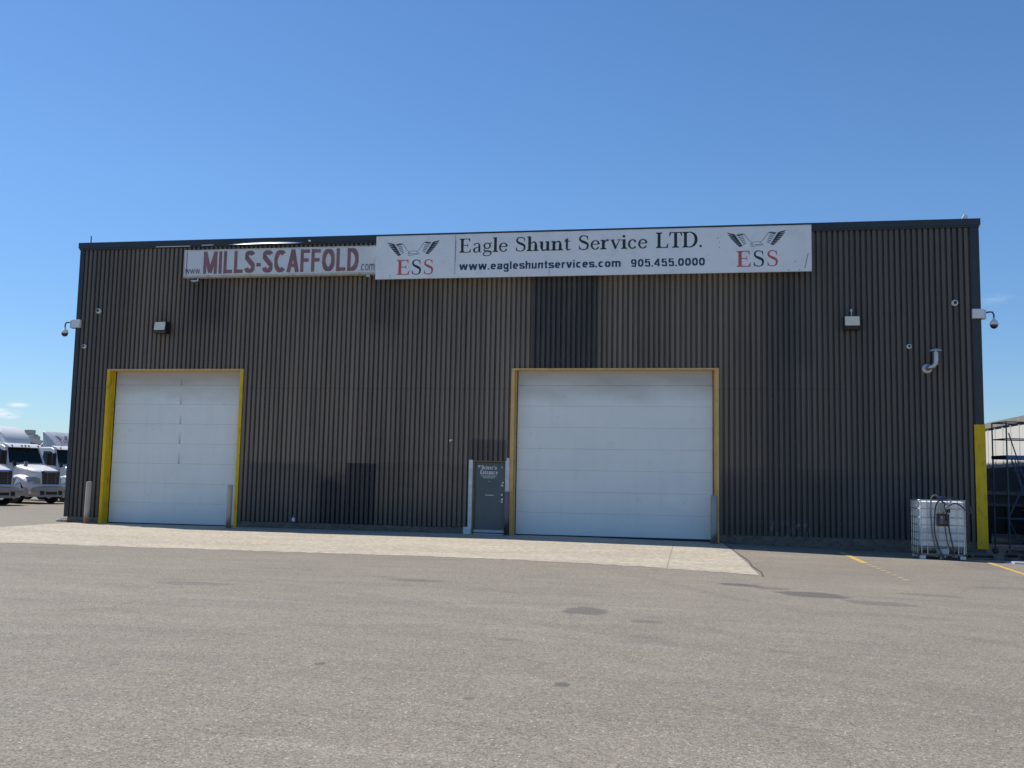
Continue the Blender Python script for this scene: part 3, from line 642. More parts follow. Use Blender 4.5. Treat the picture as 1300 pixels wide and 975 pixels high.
def wings(cx, zc, wd, ht, y, parent):
    """pair of raised bird wings with a thin drawn body"""
    pen = Pen(y); fine = Pen(y - .001)
    for s in (-1, 1):
        def T(u, v): return (cx + s * u * wd / 2, zc + (v + (.06 if s > 0 else -.02)) * ht)   # u 0 centre .. 1 tip, v 0..1
        for i in range(7):      # primaries, long dark blades
            t = i / 6; ou, ov = 1 - .36 * t ** 1.35, .98 - .86 * t
            iu, iv = .70 - .24 * t, .81 - .70 * t
            pen.poly([T(ou, ov), T(iu + .03, iv + .055), T(iu, iv - .03), T(iu + .02, iv - .055), T(ou - .07, ov - .11)])
        for i in range(5):      # secondaries
            t = i / 4; ou, ov = .62 - .17 * t, .68 - .48 * t; iu, iv = .43 - .08 * t, .68 - .42 * t
            fine.poly([T(ou, ov), T(iu, iv + .03), T(iu, iv - .03), T(ou - .02, ov - .065)])
        pen.poly([T(.68, .82), T(.46, .88), T(.43, .80), T(.62, .73)])
        pen.b.build('wing_emblem', M['navy'], parent); pen = Pen(y)
        c_, w_ = curve([T(.64, .83), T(.44, .87), T(.36, .72), T(.24, .42), T(.12, .22)], [.022, .022, .018, .014, .012], 5); fine.stroke(c_, w_)
    def B(u, v): return (cx + u * wd / 2, zc + v * ht)
    for pts in ([(-.20, .20), (-.08, .30), (.08, .31), (.19, .17), (.22, .06)], [(-.20, .20), (-.10, .14), (.0, .13), (.12, .12), (.22, .10)], [(-.20, .04), (-.10, .0), (.02, .06), (.16, .08)], [(-.22, .12), (-.16, .10), (-.12, .02)]):
        c_, w_ = curve([B(*p) for p in pts], [.014] * len(pts), 5); fine.stroke(c_, w_)
    fine.b.build('emblem_outline', M['line'], parent)

# ---- signs
sg = thing('scaffold_sign', 'older grey box sign reading www.MILLS-SCAFFOLD.com in faded maroon, left of the bigger sign', 'sign', (0, 0, 0))
MB().box(3.83, 10.22, -.30, -.05, 7.82, 8.70).build('sign_cabinet', simple('grey sign cabinet', (.5, .5, .47), .5, 0, .1, 3, .4, (1, 1, 1), (.3, .26, .2)), sg, .01)
MB().box(3.88, 10.22, -.312, -.301, 7.88, 8.66).build('sign_face', M['signold'], sg)
MB().box(3.93, 3.96, -.315, -.3125, 7.89, 8.65).build('face_seam', M['grey'], sg)
sans('lettering', 'MILLS-SCAFFOLD', 4.52, 9.66, 7.915, .72, -.3165, M['maroon'], sg, .18, .10)
sans('lettering', 'www.', 3.90, 4.45, 7.925, .21, -.3165, M['grey'], sg, .11, .09)
sans('lettering', '.com', 9.71, 10.18, 7.92, .28, -.3165, M['grey'], sg, .11, .1)
MB().tube([(4.3, -.2, 7.82), (4.3, -.2, 7.74), (4.16, -.2, 7.70)], .03, 8).box(4.08, 4.34, -.26, -.14, 7.70, 7.74).build('conduit', M['galv'], sg)
MB().box(9.9, 10.02, -.24, -.12, 7.74, 7.82).build('bracket', M['galv'], sg)
for x in (4.2, 9.8): MB().box(x, x + .1, -.05, .0, 7.9, 8.6).build('bracket', M['trim'], sg)

es = thing('company_sign', 'long off white flat sign reading Eagle Shunt Service LTD. between two winged emblems', 'sign', (0, 0, 0))
MB().box(10.25, 23.06, -.42, -.36, 7.62, 8.935).build('sign_panel', M['signface'], es, .004)
for x in (10.6, 12.6, 14.7, 16.8, 18.9, 21, 22.8): MB().box(x, x + .08, -.36, -.28, 7.8, 8.68).box(x, x + .08, -.28, .0, 7.8, 7.88).build('bracket', M['trim'], es)
MB().box(10.25, 23.06, -.425, -.36, 8.936, 8.95).build('sign_edge', simple('pale edge trim', (.8, .8, .78), .4), es)
yy = -.4212
serif('lettering', 'Eagle Shunt Service', 12.87, 18.48, 8.38, .43, yy, M['navy'], es, .035)
serif('lettering', 'LTD.', 18.72, 20.06, 8.38, .46, yy, M['navy'], es, .0)
sans('lettering', 'www.eagleshuntservices.com', 12.88, 17.70, 7.85, .235, yy, M['navy2'], es, .165, .12)
sans('lettering', '905.455.0000', 18.0, 20.11, 7.84, .23, yy, M['navy2'], es, .165, .10)
for x0, x1, z0, cx, zc in ((10.93, 12.09, 7.74, 11.43, 8.33), (21.0, 22.16, 7.78, 21.55, 8.36)):
    w = (x1 - x0)
    serif('letter', 'E', x0, x0 + w * .37, z0, .46, yy, M['red'], es)
    serif('letter', 'S', x0 + w * .385, x0 + w * .675, z0, .46, yy, M['navy'], es)
    serif('letter', 'S', x0 + w * .71, x1, z0, .46, yy, M['red'], es)
    wings(cx, zc, 1.66, .44, yy, es)
sm = MB()
for x, z0, z1 in ((12.74, 7.7, 8.93), (15.6, 7.63, 7.86), (10.72, 7.63, 7.76)): sm.box(x - .006, x + .006, yy - .0005, yy + .0005, z0, z1)
for i in range(14):
    z = 8.1 + .06 * i * .8; sm.box(12.74 - .012, 12.74 + .012 + .02 * rnd.random(), yy - .0012, yy - .0006, z, z + .025)
for i in range(9): sm.box(22.86 + .014 * i * .8, 22.885 + .014 * i * .8, yy - .001, yy - .0005, 7.70 + .05 * i, 7.735 + .05 * i)
for x, z in ((22.7, 7.65), (22.4, 7.65), (20.5, 8.5), (20.5, 8.35), (20.45, 8.62), (22.6, 7.9)): sm.box(x, x + .035, yy - .001, yy - .0005, z, z + .02)
sm.build('surface_wear', simple('dirt in the seams', (.12, .14, .17), .8), es)

# door lettering
dl = simple('white door lettering', (.62, .62, .6), .5)
sans('lettering', "Driver's", 13.60, 14.05, 1.905, .125, .0485, dl, pd, .22, .12)
sans('lettering', 'Entrance', 13.56, 14.09, 1.765, .125, .0485, dl, pd, .22, .12)
mm = MB()
for z, a, c_ in ((1.705, 13.60, 14.06), (1.655, 13.65, 13.99)):
    x = a
    while x < c_:
        w = rnd.uniform(.015, .035); mm.box(x, min(x + w, c_), .0482, .0488, z, z + .026); x += w + .009
mm.prism([(13.475, 2.03), (13.575, 2.03), (13.545, 1.985), (13.525, 1.96), (13.50, 1.985)], .047, .0485)
mm.prism([(14.19, 1.965), (14.235, 1.965), (14.225, 2.0), (14.205, 2.01)], .047, .0485)
mm.build('decal', dl, pd)

# ------------------------------------------------------------------ wall fixtures
def flood(loc, rz, label):
    t = thing('flood_light', label, 'flood light', loc, rz, 'flood lights on the front wall')
    MB().prism([(-.02, -.20), (-.20, -.20), (-.27, -.11), (-.235, .18), (-.02, .18)], -.22, .22, 'x').build('housing', M['black'], t, .012)
    # prism axis x: profile is (y,z)
    MB().prism([(-.268, -.095), (-.236, .165), (-.243, .165), (-.275, -.095)], -.195, .195, 'x').build('lamp_glass', M['lamp'], t)
    MB().prism([(-.21, -.195), (-.272, -.118), (-.277, -.12), (-.214, -.199)], -.19, .19, 'x').build('lower_lip', M['trim'], t)
    MB().box(-.06, .06, -.02, .045, -.1, .1).build('mounting_plate', M['black'], t)
    return t
fl1 = flood((3.13, -.02, 6.24), R(-6), 'black flood light with cream glass above the smaller white door')
fl2 = flood((24.15, -.02, 6.18), R(0), 'black flood light with cream glass high on the right part of the wall')
MB().tube([(0, -.1, .18), (0, -.1, .33)], .012, 6).lathe([(.035, .32), (.045, .36), (.03, .40)], (0, -.1, 0), 'z', 10).build('photocell', M['galv'], fl2)

def corner_cam(loc, s, label):
    t = thing('dome_camera', label, 'security camera', loc, 0, 'dome cameras at the wall corners')
    MB().box(-.14 if s < 0 else -.16, .16 if s < 0 else .14, -.13, -.02, -.13, .13).build('junction_box', M['white'], t, .008)
    MB().box(s * .14 - .05, s * .14 + .05, -.12, .06, -.15, .1).build('wall_bracket', M['galv'], t, .006)
    MB().tube([(s * .18, -.06, .03), (s * .30, -.06, .05), (s * .37, -.06, .04), (s * .40, -.06, -.03), (s * .40, -.06, -.16)], .022, 8).build('gooseneck', M['black'], t, smooth=True)
    MB().lathe([(.03, -.12), (.045, -.17), (.095, -.22), (.11, -.28), (.11, -.31)], (s * .40, -.06, 0), 'z', 18).build('camera_housing', M['white'], t, smooth=True)
    MB().lathe([(.105, -.311), (.10, -.35), (.075, -.39), (.035, -.415), (.004, -.42)], (s * .40, -.06, 0), 'z', 18).build('dome_lens', M['lens'], t, smooth=True)
    return t
corner_cam((.02, 0, 6.41), -1, 'gooseneck dome camera hanging off the left corner of the warehouse')
corner_cam((27.50, 0, 6.41), 1, 'gooseneck dome camera hanging off the right corner of the warehouse')
def round_cam(loc, s=1.0):
    t = thing('wall_camera', 'x', 'security camera', loc, 0, 'small round cameras on the front wall')
    MB().lathe([(.085 * s, -.0), (.085 * s, -.05), (.07 * s, -.075), (.05 * s, -.08)], (0, 0, 0), 'y', 20).build('camera_ring', M['white'], t, smooth=True)
    MB().lathe([(.048 * s, -.078), (.045 * s, -.10), (.03 * s, -.12), (.004, -.128)], (0, 0, 0), 'y', 16).build('lens', M['lens'], t, smooth=True)
    return t
rc = round_cam((.77, 0, 6.83)); rc['label'] = 'small round white camera high at the left, upper of the left pair'
for loc, lb in (((.34, -.02, 5.67), 'small round white camera at the left edge, lower of the left pair'), ((26.91, 0, 6.73), 'small round white camera beside the right corner dome camera'), ((25.69, 0, 5.52), 'small round white camera left of the galvanised vent pipe')):
    c_ = dup(rc, loc, label=lb)
    if 'lower' in lb or 'vent' in lb: c_.scale = (.82, .82, .82)
vp = thing('vent_pipe', 'galvanised elbow vent pipe with mushroom cap low on the right of the wall', 'vent pipe', (26.15, 0, 4.9))
MB().lathe([(.13, .0), (.135, -.03), (.115, -.045), (.095, -.05)], (0, 0, 0), 'y', 20).build('wall_flange', M['galv'], vp, smooth=True)
MB().tube([(0, 0, .0), (0, -.10, .0), (.04, -.19, .01), (.12, -.24, .04), (.17, -.25, .12), (.18, -.25, .22), (.18, -.25, .42)], .066, 14).build('elbow', M['galv'], vp, smooth=True)
for p0, p1 in (((.18, -.25, .20), (.18, -.25, .22)), ((.165, -.25, .10), (.172, -.25, .12)), ((.0, -.07, .0), (.0, -.09, .0))): MB().tube([p0, p1], .074, 14).build('clamp_band', M['galv'], vp)
MB().lathe([(.03, .38), (.03, .46), (.17, .455), (.165, .475), (.10, .51), (.02, .53)], (.18, -.25, 0), 'z', 18).build('rain_cap', simple('bright galvanised cap', (.72, .73, .74), .3, .5), vp, smooth=True)
t = thing('wall_hook', 'tiny pale hook on the wall up left of the entrance door', 'hook', (12.66, 0, 2.76))
MB().box(-.05, .05, -.05, .0, -.01, .025).box(-.04, -.015, -.05, .0, -.05, -.01).build('hook_plate', M['offwhite'], t)
t = thing('wall_spigot', 'small pale spigot at the foot of the wall beside the dark patches', 'spigot', (7.77, 0, .29))
MB().box(-.045, .045, -.06, 0, -.07, .05).build('spigot_box', M['offwhite'], t, .01)
MB().tube([(0, -.03, .05), (0, -.06, .12), (.02, -.09, .1)], .015, 8).build('spigot_neck', M['galv'], t)

# ------------------------------------------------------------------ bollards
def rust_mat(name, c0, c1, hi):
    k = Mt(name); X, Y, Z = k.xyz()
    c = k.mix(k.ramp(k.noise(4, (1, 1, .35), 5), .35, .65), c0, tuple(v * .75 for v in c0))
    f = k.ramp(k.math('ADD', k.math('MULTIPLY', Z, -1), k.math('MULTIPLY', k.noise(5, (1, 1, .4)), 1.1)), hi, hi + .35)
    c = k.mix(f, c, c1); return k.out(c, .8, 0, .2)
def bollard(loc, r, h, mat, label, lean=0):
    t = thing('bollard', label, 'bollard', loc, 0, 'steel bollards guarding the doors')
    MB().lathe([(r, -.02), (r, h - .03), (r * .93, h - .008), (r * .6, h)], (0, 0, 0), 'z', 18).build('post', mat, t, smooth=True)
    MB().lathe([(r * 1.5, -.02), (r * 1.45, .012), (r * 1.1, .02)], (0, 0, 0), 'z', 14).build('collar', M['curb'], t)
    t.rotation_euler.y = lean; return t
ra = rust_mat('grey bollard paint with rust', (.50, .43, .36), (.24, .13, .075), .12)
rb = rust_mat('dirty grey post paint', (.36, .35, .32), (.12, .085, .06), .15)
bollard((1.12, -.52, 0), .085, 1.31, ra, 'pale rusty bollard left of the smaller white door', R(.8))
bollard((6.0, -.75, 0), .08, 1.30, ra, 'pale rusty bollard at the right edge of the smaller white door', R(.4))
bollard((14.44, -.25, 0), .078, 1.27, rust_mat('dark rusted post', (.20, .18, .17), (.06, .035, .025), -.1), 'dark rusty bollard between the entrance door and the wide door')
bollard((20.36, -.42, -.04), .095, 1.33, rb, 'grey bollard at the right jamb of the wide white door')

# ------------------------------------------------------------------ liquid tote
ib = thing('liquid_tote', 'white plastic liquid tote in a steel cage with black hoses, by the right corner', 'tote tank', (25.93, -1.75, gz(25.93)), R(-1))
k = Mt('translucent white plastic'); X, Y, Z = k.xyz()
c = k.mix(k.ramp(k.math('ADD', Z, k.math('MULTIPLY', k.noise(2), .05)), .80, .83), (.60, .66, .69), (.86, .88, .89)); k.out(c, .4)
k.b.inputs['Subsurface Weight'].default_value = .25; k.b.inputs['Subsurface Radius'].default_value = (.3, .3, .3)
hw, hd = .565, .5
def rr(hx, hy, z, r=.1):
    o = []
    for sx, sy, a0 in ((1, 1, 0), (-1, 1, 90), (-1, -1, 180), (1, -1, 270)):
        for q in range(4):
            a = R(a0 + q * 30); o.append((sx * (hx - r) + r * math.cos(a), sy * (hy - r) + r * math.sin(a), z))
    return o
zz = [.31, .33] + [.33 + 1.10 * i / 24 for i in range(1, 24)] + [1.43, 1.455]
secs = []
for i, z in enumerate(zz):
    ins = .05 if i in (0, len(zz) - 1) else (.008 * abs(math.sin((z - .3) / .19 * math.pi)))
    secs.append(rr(hw - .035 - ins, hd - .035 - ins, z))
tank = MB().loft(secs).build('tank', k.m, ib, smooth=True)
cg = MB()
for z in (.30, .47, .66, .85, 1.04, 1.26, 1.47):
    q = rr(hw, hd, z, .08); cg.tube(q + [q[0]], .013 if z < 1.4 else .017, 6)
for sy in (-1, 1):
    for x in (-.50, -.36, -.1, .12, .36, .50): cg.tube([(x, sy * hd, .14), (x, sy * hd, 1.47)], .012, 6)
for sx in (-1, 1):
    for y in (-.36, -.12, .12, .36): cg.tube([(sx * hw, y, .14), (sx * hw, y, 1.47)], .012, 6)
cg.tube([(-hw, -.12, 1.475), (hw, -.12, 1.475)], .013, 6).tube([(-hw, .2, 1.475), (hw, .2, 1.475)], .013, 6)
cg.build('cage', M['galv'], ib)
pl = MB().box(-hw, hw, -hd, -hd + .07, .10, .15).box(-hw, hw, hd - .07, hd, .10, .15).box(-hw, -hw + .07, -hd, hd, .101, .149).box(hw - .07, hw, -hd, hd, .101, .149).box(-hw + .05, hw - .05, -hd + .05, hd - .05, .24, .275)
pl.build('pallet_frame', simple('dull dark galvanised steel', (.16, .17, .19), .5, .4, .2, 8), ib)
for x, mtn in ((-hw + .09, 'white'), (hw - .1, 'galv'), (0, 'galv')):
    for y in (-hd + .07, hd - .07): MB().box(x - .07, x + .07, y - .07, y + .07, 0, .10).build('pallet_foot', M[mtn], ib, .015)
MB().box(-.15, .13, -hd + .0, -hd + .03, .12, .275).build('valve_guard', simple('pale blue grey plastic', (.42, .5, .55), .5), ib, .01)
dc = MB().box(-.14, .16, -hd - .022, -hd - .016, .83, 1.14).build('data_plate', simple('black data plate', (.03, .032, .04), .4), ib)
dm = MB().box(-.05, .05, -hd - .025, -hd - .0225, 1.0, 1.09)
for z, a, c_ in ((.93, -.09, .1), (.965, -.05, .06), (.90, -.06, .03), (.90, .06, .12)): dm.box(a, c_, -hd - .025, -hd - .0225, z, z + .016)
dm.build('plate_marks', simple('grey print', (.3, .33, .36), .5), dc)
MB().lathe([(.12, 1.45), (.12, 1.50), (.10, 1.52)], (.0, .0, 0), 'z', 18).build('filler_lid', M['black'], ib)
pm = MB().box(-.09, .03, -hd - .10, -hd - .015, 1.17, 1.40).box(-.07, .01, -hd - .14, -hd - .08, 1.22, 1.34).lathe([(.05, -.16), (.05, -.05)], (.09, -hd + .0, 1.30), 'y', 12).box(.06, .13, -hd - .08, -hd - .02, 1.2, 1.42)
pm.build('pump', simple('grey pump casting', (.3, .32, .33), .5), ib, .01)
MB().box(.10, .17, -hd - .1, -hd - .03, 1.17, 1.27).build('pump_motor', M['black'], ib, .015)
MB().box(-.05, .05, -hd - .02, -hd + .06, 1.49, 1.57).tube([(.05, -hd + .02, 1.53), (.1, -hd + .02, 1.54)], .03, 8).build('blue_coupling', simple('blue coupling', (.02, .035, .32), .4), ib, .01)
def hose(pts, r=.019, mat=None, nm='hose'):
    c_, w_ = curve([(p[0], p[2]) for p in pts], [r] * len(pts), 8)
    cy, _ = curve([(p[0], p[1]) for p in pts], [r] * len(pts), 8)
    return MB().tube([(a[0], bq[1], a[1]) for a, bq in zip(c_, cy)], r, 8).build(nm, mat or hm, ib, smooth=True)
hm = simple('black rubber hose', (.035, .038, .042), .35)
yh = -hd - .06
hose([(-.07, yh + .04, 1.53), (-.15, yh, 1.60), (-.25, yh, 1.55), (-.28, yh, 1.35), (-.28, yh, 1.0), (-.25, yh, .6), (-.17, yh, .25), (-.03, yh, .05), (.08, yh - .02, .03)], mat=simple('grey braided hose', (.14, .15, .16), .4))
hose([(.02, yh, 1.42), (-.06, yh - .02, 1.47), (-.15, yh - .03, 1.38), (-.20, yh - .04, 1.1), (-.21, yh - .04, .7), (-.14, yh - .05, .35), (-.03, yh - .06, .10), (.10, yh - .06, .01), (.21, yh - .05, .06), (.23, yh - .04, .22), (.17, yh - .03, .55), (.11, yh - .02, .95), (.07, yh - .02, 1.28), (.02, yh, 1.44)])
hose([(.0, yh - .03, 1.22), (.02, yh - .03, 1.0), (.06, yh - .03, .6), (.12, yh - .03, .3), (.16, yh - .03, .15)], .013)
hose([(.14, yh, 1.34), (.25, yh - .02, 1.40), (.38, yh - .02, 1.38), (.50, yh - .02, 1.27), (.60, yh, 1.17), (.66, yh + .02, 1.18), (.66, yh + .03, 1.28), (.60, yh + .05, 1.42)], .017)
hose([(-.10, yh + .02, 1.5), (.02, yh + .02, 1.56), (.12, yh + .06, 1.5), (.3, yh + .3, 1.54), (.45, yh + .5, 1.52)], .016)

# ------------------------------------------------------------------ yard to the right
GR = -.2
wb = thing('metal_shed', 'long white ribbed metal shed behind the right end of the warehouse', 'building', (31.42, 0, 0))
kw = simple('white ribbed siding', (.86, .88, .90), .5, 0, .01, 3, .4)
q = MB(); y = 2.0
while y < 46:
    q.poly([(0, y, 2.46), (0, y + .84, 2.46), (0, y + .84, 4.1), (0, y, 4.1)])
    q.poly([(0, y + .84, 2.46), (-.03, y + .87, 2.46), (-.03, y + .87, 4.1), (0, y + .84, 4.1)]); q.poly([(-.03, y + .87, 2.46), (-.03, y + .92, 2.46), (-.03, y + .92, 4.1), (-.03, y + .87, 4.1)]); q.poly([(-.03, y + .92, 2.46), (0, y + .95, 2.46), (0, y + .95, 4.1), (-.03, y + .92, 4.1)])
    y += .95
q.build('side_wall', kw, wb)
MB().box(-.02, .02, 2.0, 46, .02, 2.459).build('lower_wall', simple('dark slate siding to the shadow line', (.09, .11, .13), .6, 0, .12, 1, .3, (1, 1, .3)), wb)  # dark siding colour, its top edge set at the warehouse's cast shadow
MB().prism([(.0, GR), (14, GR), (14, 4.1), (7, 4.5), (0, 4.1)], 1.9, 2.0).build('gable_wall', kw, wb)
MB().prism([(.0, GR), (14, GR), (14, 4.1), (7, 4.5), (0, 4.1)], 46.6, 46.7).build('gable_wall', kw, wb)
MB().prism([(-.05, 4.24), (7, 4.60), (14.2, 4.24), (14.2, 4.19), (7, 4.55), (-.05, 4.19)], 1.7, 46.9).build('roof', simple('grey metal roof', (.42, .43, .42), .4, .3, .08), wb)
MB().box(-.055, .05, 1.72, 46.88, 4.04, 4.262).build('gutter', simple('grey gutter', (.36, .37, .36), .5, 0, .12, 3), wb)
MB().box(-.06, -.021, 2.0, 46, 1.42, 1.56).build('side_rail', simple('blue grey rail', (.26, .32, .38), .5), wb)
MB().box(-.08, .02, 2.0, 46, GR, .02).build('footing', simple('pale footing', (.4, .38, .35), .9), wb)

# rolling stair platform
ld = thing('rolling_stair', 'dark blue steel rolling stair platform beside the yellow corner guard', 'access platform', (28.3, 1.0, GR), R(12))
bm_ = simple('dark blue steel', (.022, .045, .11), .45, 0, .2, 5); bk_ = simple('dark steel tube', (.03, .035, .045), .5, 0, .2, 5)
PZ = 2.76
MB().box(-.03, 2.0, -.30, .50, PZ - .10, PZ).build('platform', simple('blue platform', (.03, .10, .26), .45), ld, .006)
MB().box(-.033, -.031, -.30, .50, PZ - .10, PZ).build('end_plate', bk_, ld)
for x, y in ((0, -.28), (0, .48), (.62, -.28), (1.3, -.28), (1.96, -.28), (1.96, .48), (.98, .48)):
    MB().tube([(x, y, PZ), (x, y, PZ + .93)], .02, 6).build('guard_post', bk_, ld)
ra_ = MB()
for z in (PZ + .93, PZ + .46):
    ra_.tube([(1.96, -.28, z), (0, -.28, z), (0, .48, z), (1.96, .48, z)], .018, 6)
ra_.build('guard_rail', bk_, ld)
lg = [((0, -.28, .1), (0, -.28, PZ)), ((0, .48, .1), (0, .48, PZ)), ((1.9, -.28, PZ - .1), (1.9, -.5, .1)), ((1.9, .48, PZ - .1), (1.9, .7, .1))]
for a, c_ in lg: MB().tube([a, c_], .024, 6).build('leg', bm_, ld)
br = MB().tube([(0, -.28, 1.05), (.68, -.28, PZ - .35), (.72, -.28, PZ - .12)], .022, 6).tube([(.12, -.28, PZ - .1), (.36, -.3, 1.9), (1.0, -.4, .1)], .018, 6).tube([(.22, -.28, PZ - .1), (.38, -.3, 1.9)], .014, 6)
br.tube([(.15, -.29, PZ - .42), (1.95, -.29, PZ - .42)], .016, 6).tube([(0, -.28, 1.0), (1.95, -.4, 1.0)], .018, 6).tube([(0, .48, 1.0), (1.95, .6, 1.0)], .018, 6).tube([(0, -.28, .45), (1.9, -.5, .45)], .018, 6).tube([(0, -.28, .98), (.3, -.3, .3)], .014, 6)
br.tube([(.05, -.30, PZ + .62), (.42, -.30, PZ - .55), (.9, -.32, 1.0)], .017, 6).tube([(1.9, -.4, .9), (.7, -.3, PZ - .3)], .018, 6)
br.build('brace', bm_, ld)
stp = MB()
for i in range(9): stp.box(2.0 + .24 * i, 2.24 + .24 * i, -.28, .48, PZ - .27 * (i + 1), PZ - .27 * (i + 1) + .03)
stp.build('tread', bm_, ld)
MB().tube([(2.0, -.3, PZ), (4.3, -.3, .15)], .03, 6).tube([(2.0, .5, PZ), (4.3, .5, .15)], .03, 6).build('stringer', bm_, ld)
for x, y in ((0, -.28), (0, .48), (1.9, -.5), (1.9, .7)):
    MB().lathe([(.07, -.025), (.09, -.02), (.09, .02), (.07, .025)], (x, y, .09), 'y', 14).build('castor', M['black'], ld)

# dark skip, pallets and planks
sk = thing('steel_skip', 'black open steel skip on skids behind the blue stair', 'skip', (31.3, 8.6, GR), R(4))
dk = simple('black skip paint', (.018, .02, .024), .55, 0, .3, 4)
MB().prism([(-2.2, .33), (2.6, .33), (3.0, 1.25), (-2.5, 1.25)], [-1.25] * 4, [-.2] * 4).build('skip_body', dk, sk, .01)
MB().box(-2.55, 3.05, -1.30, -1.22, 1.25, 1.33).box(-2.55, 3.05, -.24, -.16, 1.25, 1.33).build('rim', simple('grey blue rim', (.09, .11, .14), .5), sk)
for x in (-2, -1.2, -.4, .4, 1.2, 2.0): MB().box(x, x + .07, -1.31, -1.251, .36, 1.24).build('side_rib', dk, sk)
for x in (-1.8, .0, 2.0): MB().box(x, x + .15, -1.2, -.25, 0, .33).build('skid', dk, sk)
wood = simple('grey weathered timber', (.19, .165, .14), .85, 0, .3, 5, .2, (.4, 3, 3), (.09, .08, .07))
def pallet(loc, rz, label, tilt=0):
    t = thing('pallet', label, 'pallet', loc, rz, 'timber pallets by the right corner')
    for z in (0, .105):
        s_ = MB()
        for i in range(5 if z else 3): x = -.5 + i * (1.0 - .1) / (4 if z else 2); s_.box(x, x + .1, -.6, .6, z, z + .02)
        s_.build('deck_board', wood, t)
    s_ = MB()
    for y in (-.58, -.04, .5): s_.box(-.499, .499, y, y + .08, .0205, .1045)
    s_.build('stringer_board', wood, t); return t
p1 = pallet((28.55, -.75, GR), R(20), 'grey timber pallet lying under the blue stair, lower of two')
dup(p1, (28.7, -.68, GR + .126), R(31), 'grey timber pallet lying under the blue stair, upper of two')
dup(p1, (26.95, -.62, GR), R(84), 'grey timber pallet on the ground right behind the tote')
for x0, y0, x1, y1, z, w, lb in ((26.5, -1.55, 28.0, -1.2, GR, .14, 'pale plank on the asphalt at the edge of the shadow, behind the tote'), (27.6, -1.9, 29.6, -1.55, GR, .1, 'thin plank in the shadow right of the tote'), (29.2, 5.2, 31.1, 4.6, GR + .0, .26, 'light plank added as the sunlit ground strip by the black skip')):
    a = math.atan2(y1 - y0, x1 - x0); l = math.hypot(x1 - x0, y1 - y0)
    o = MB().box(0, l, -w / 2, w / 2, 0, .05).build('plank', wood if w < .2 else simple('pale sunlit ground strip', (.5, .48, .44), .8), None, .006)  # the wide pale one is added to stand for sunlit ground
    o.location = (x0, y0, z + .002); o.rotation_euler.z = a; tag(o, lb, 'plank', 'loose planks near the right corner')
c_, w_ = curve([(26.9, -1.7), (27.5, -1.35), (28.2, -1.5), (28.9, -1.0), (29.8, -1.2), (30.8, -.7)], [.02] * 6, 8)
o = MB().tube([(p[0], p[1], GR + .024) for p in c_], .022, 8).build('ground_hose', hm, None, smooth=True); tag(o, 'black hose snaking over the ground beneath the blue stair', 'hose')
o = MB().box(0, .55, 0, .02, 0, .02).box(.02, .5, -.12, -.1, 0, .015).box(.1, .6, -.3, -.02, .0, .05).build('scrap_board', M['offwhite']); o.location = (27.35, -2.35, GR + .005); tag(o, 'small pale scrap of board on the lit asphalt right of the tote', 'board')
for loc, sz, lb in (((30.2, 3.1), .5, 'dark square drum of scrap below the blue stair'),):
    t = thing('scrap_bin', 'dark steel bin standing behind the legs of the blue stair', 'bin', (loc[0], loc[1], GR), R(10))
    MB().prism([(-.5, .1), (.5, .1), (.6, 1.15), (-.6, 1.15)], -.5, .5).build('bin_body', dk, t, .01)
    MB().box(-.63, .63, -.53, .53, 1.15, 1.2).build('bin_rim', dk, t)
    for x in (-.4, .34):
        MB().box(x, x + .08, -.4, .4, 0, .1).build('foot', dk, t)
# rubble at the left corner
t = thing('rubble_heap', 'little heap of broken pale concrete at the left foot of the warehouse', 'rubble', (-.12, .35, 0))
kr = simple('broken pale concrete', (.42, .39, .36), .9, 0, .25, 9)
for i in range(9):
    r_ = rnd.uniform(.05, .11); cx_, cy_ = rnd.uniform(-.38, .22), rnd.uniform(-.2, .3)
    pr = [(r_ * rnd.uniform(.6, 1), h * r_) for h in (0, .5, 1.0)]
    bq = MB().lathe([(r_ * .8, 0), (r_ * rnd.uniform(.9, 1.1), r_ * .6), (r_ * .5, r_ * 1.2)], (cx_, cy_, 0), 'z', 5); bq.v = [(x + rnd.uniform(-.02, .02), y + rnd.uniform(-.02, .02), z) for x, y, z in bq.v]
    bq.build('chunk', kr, t)

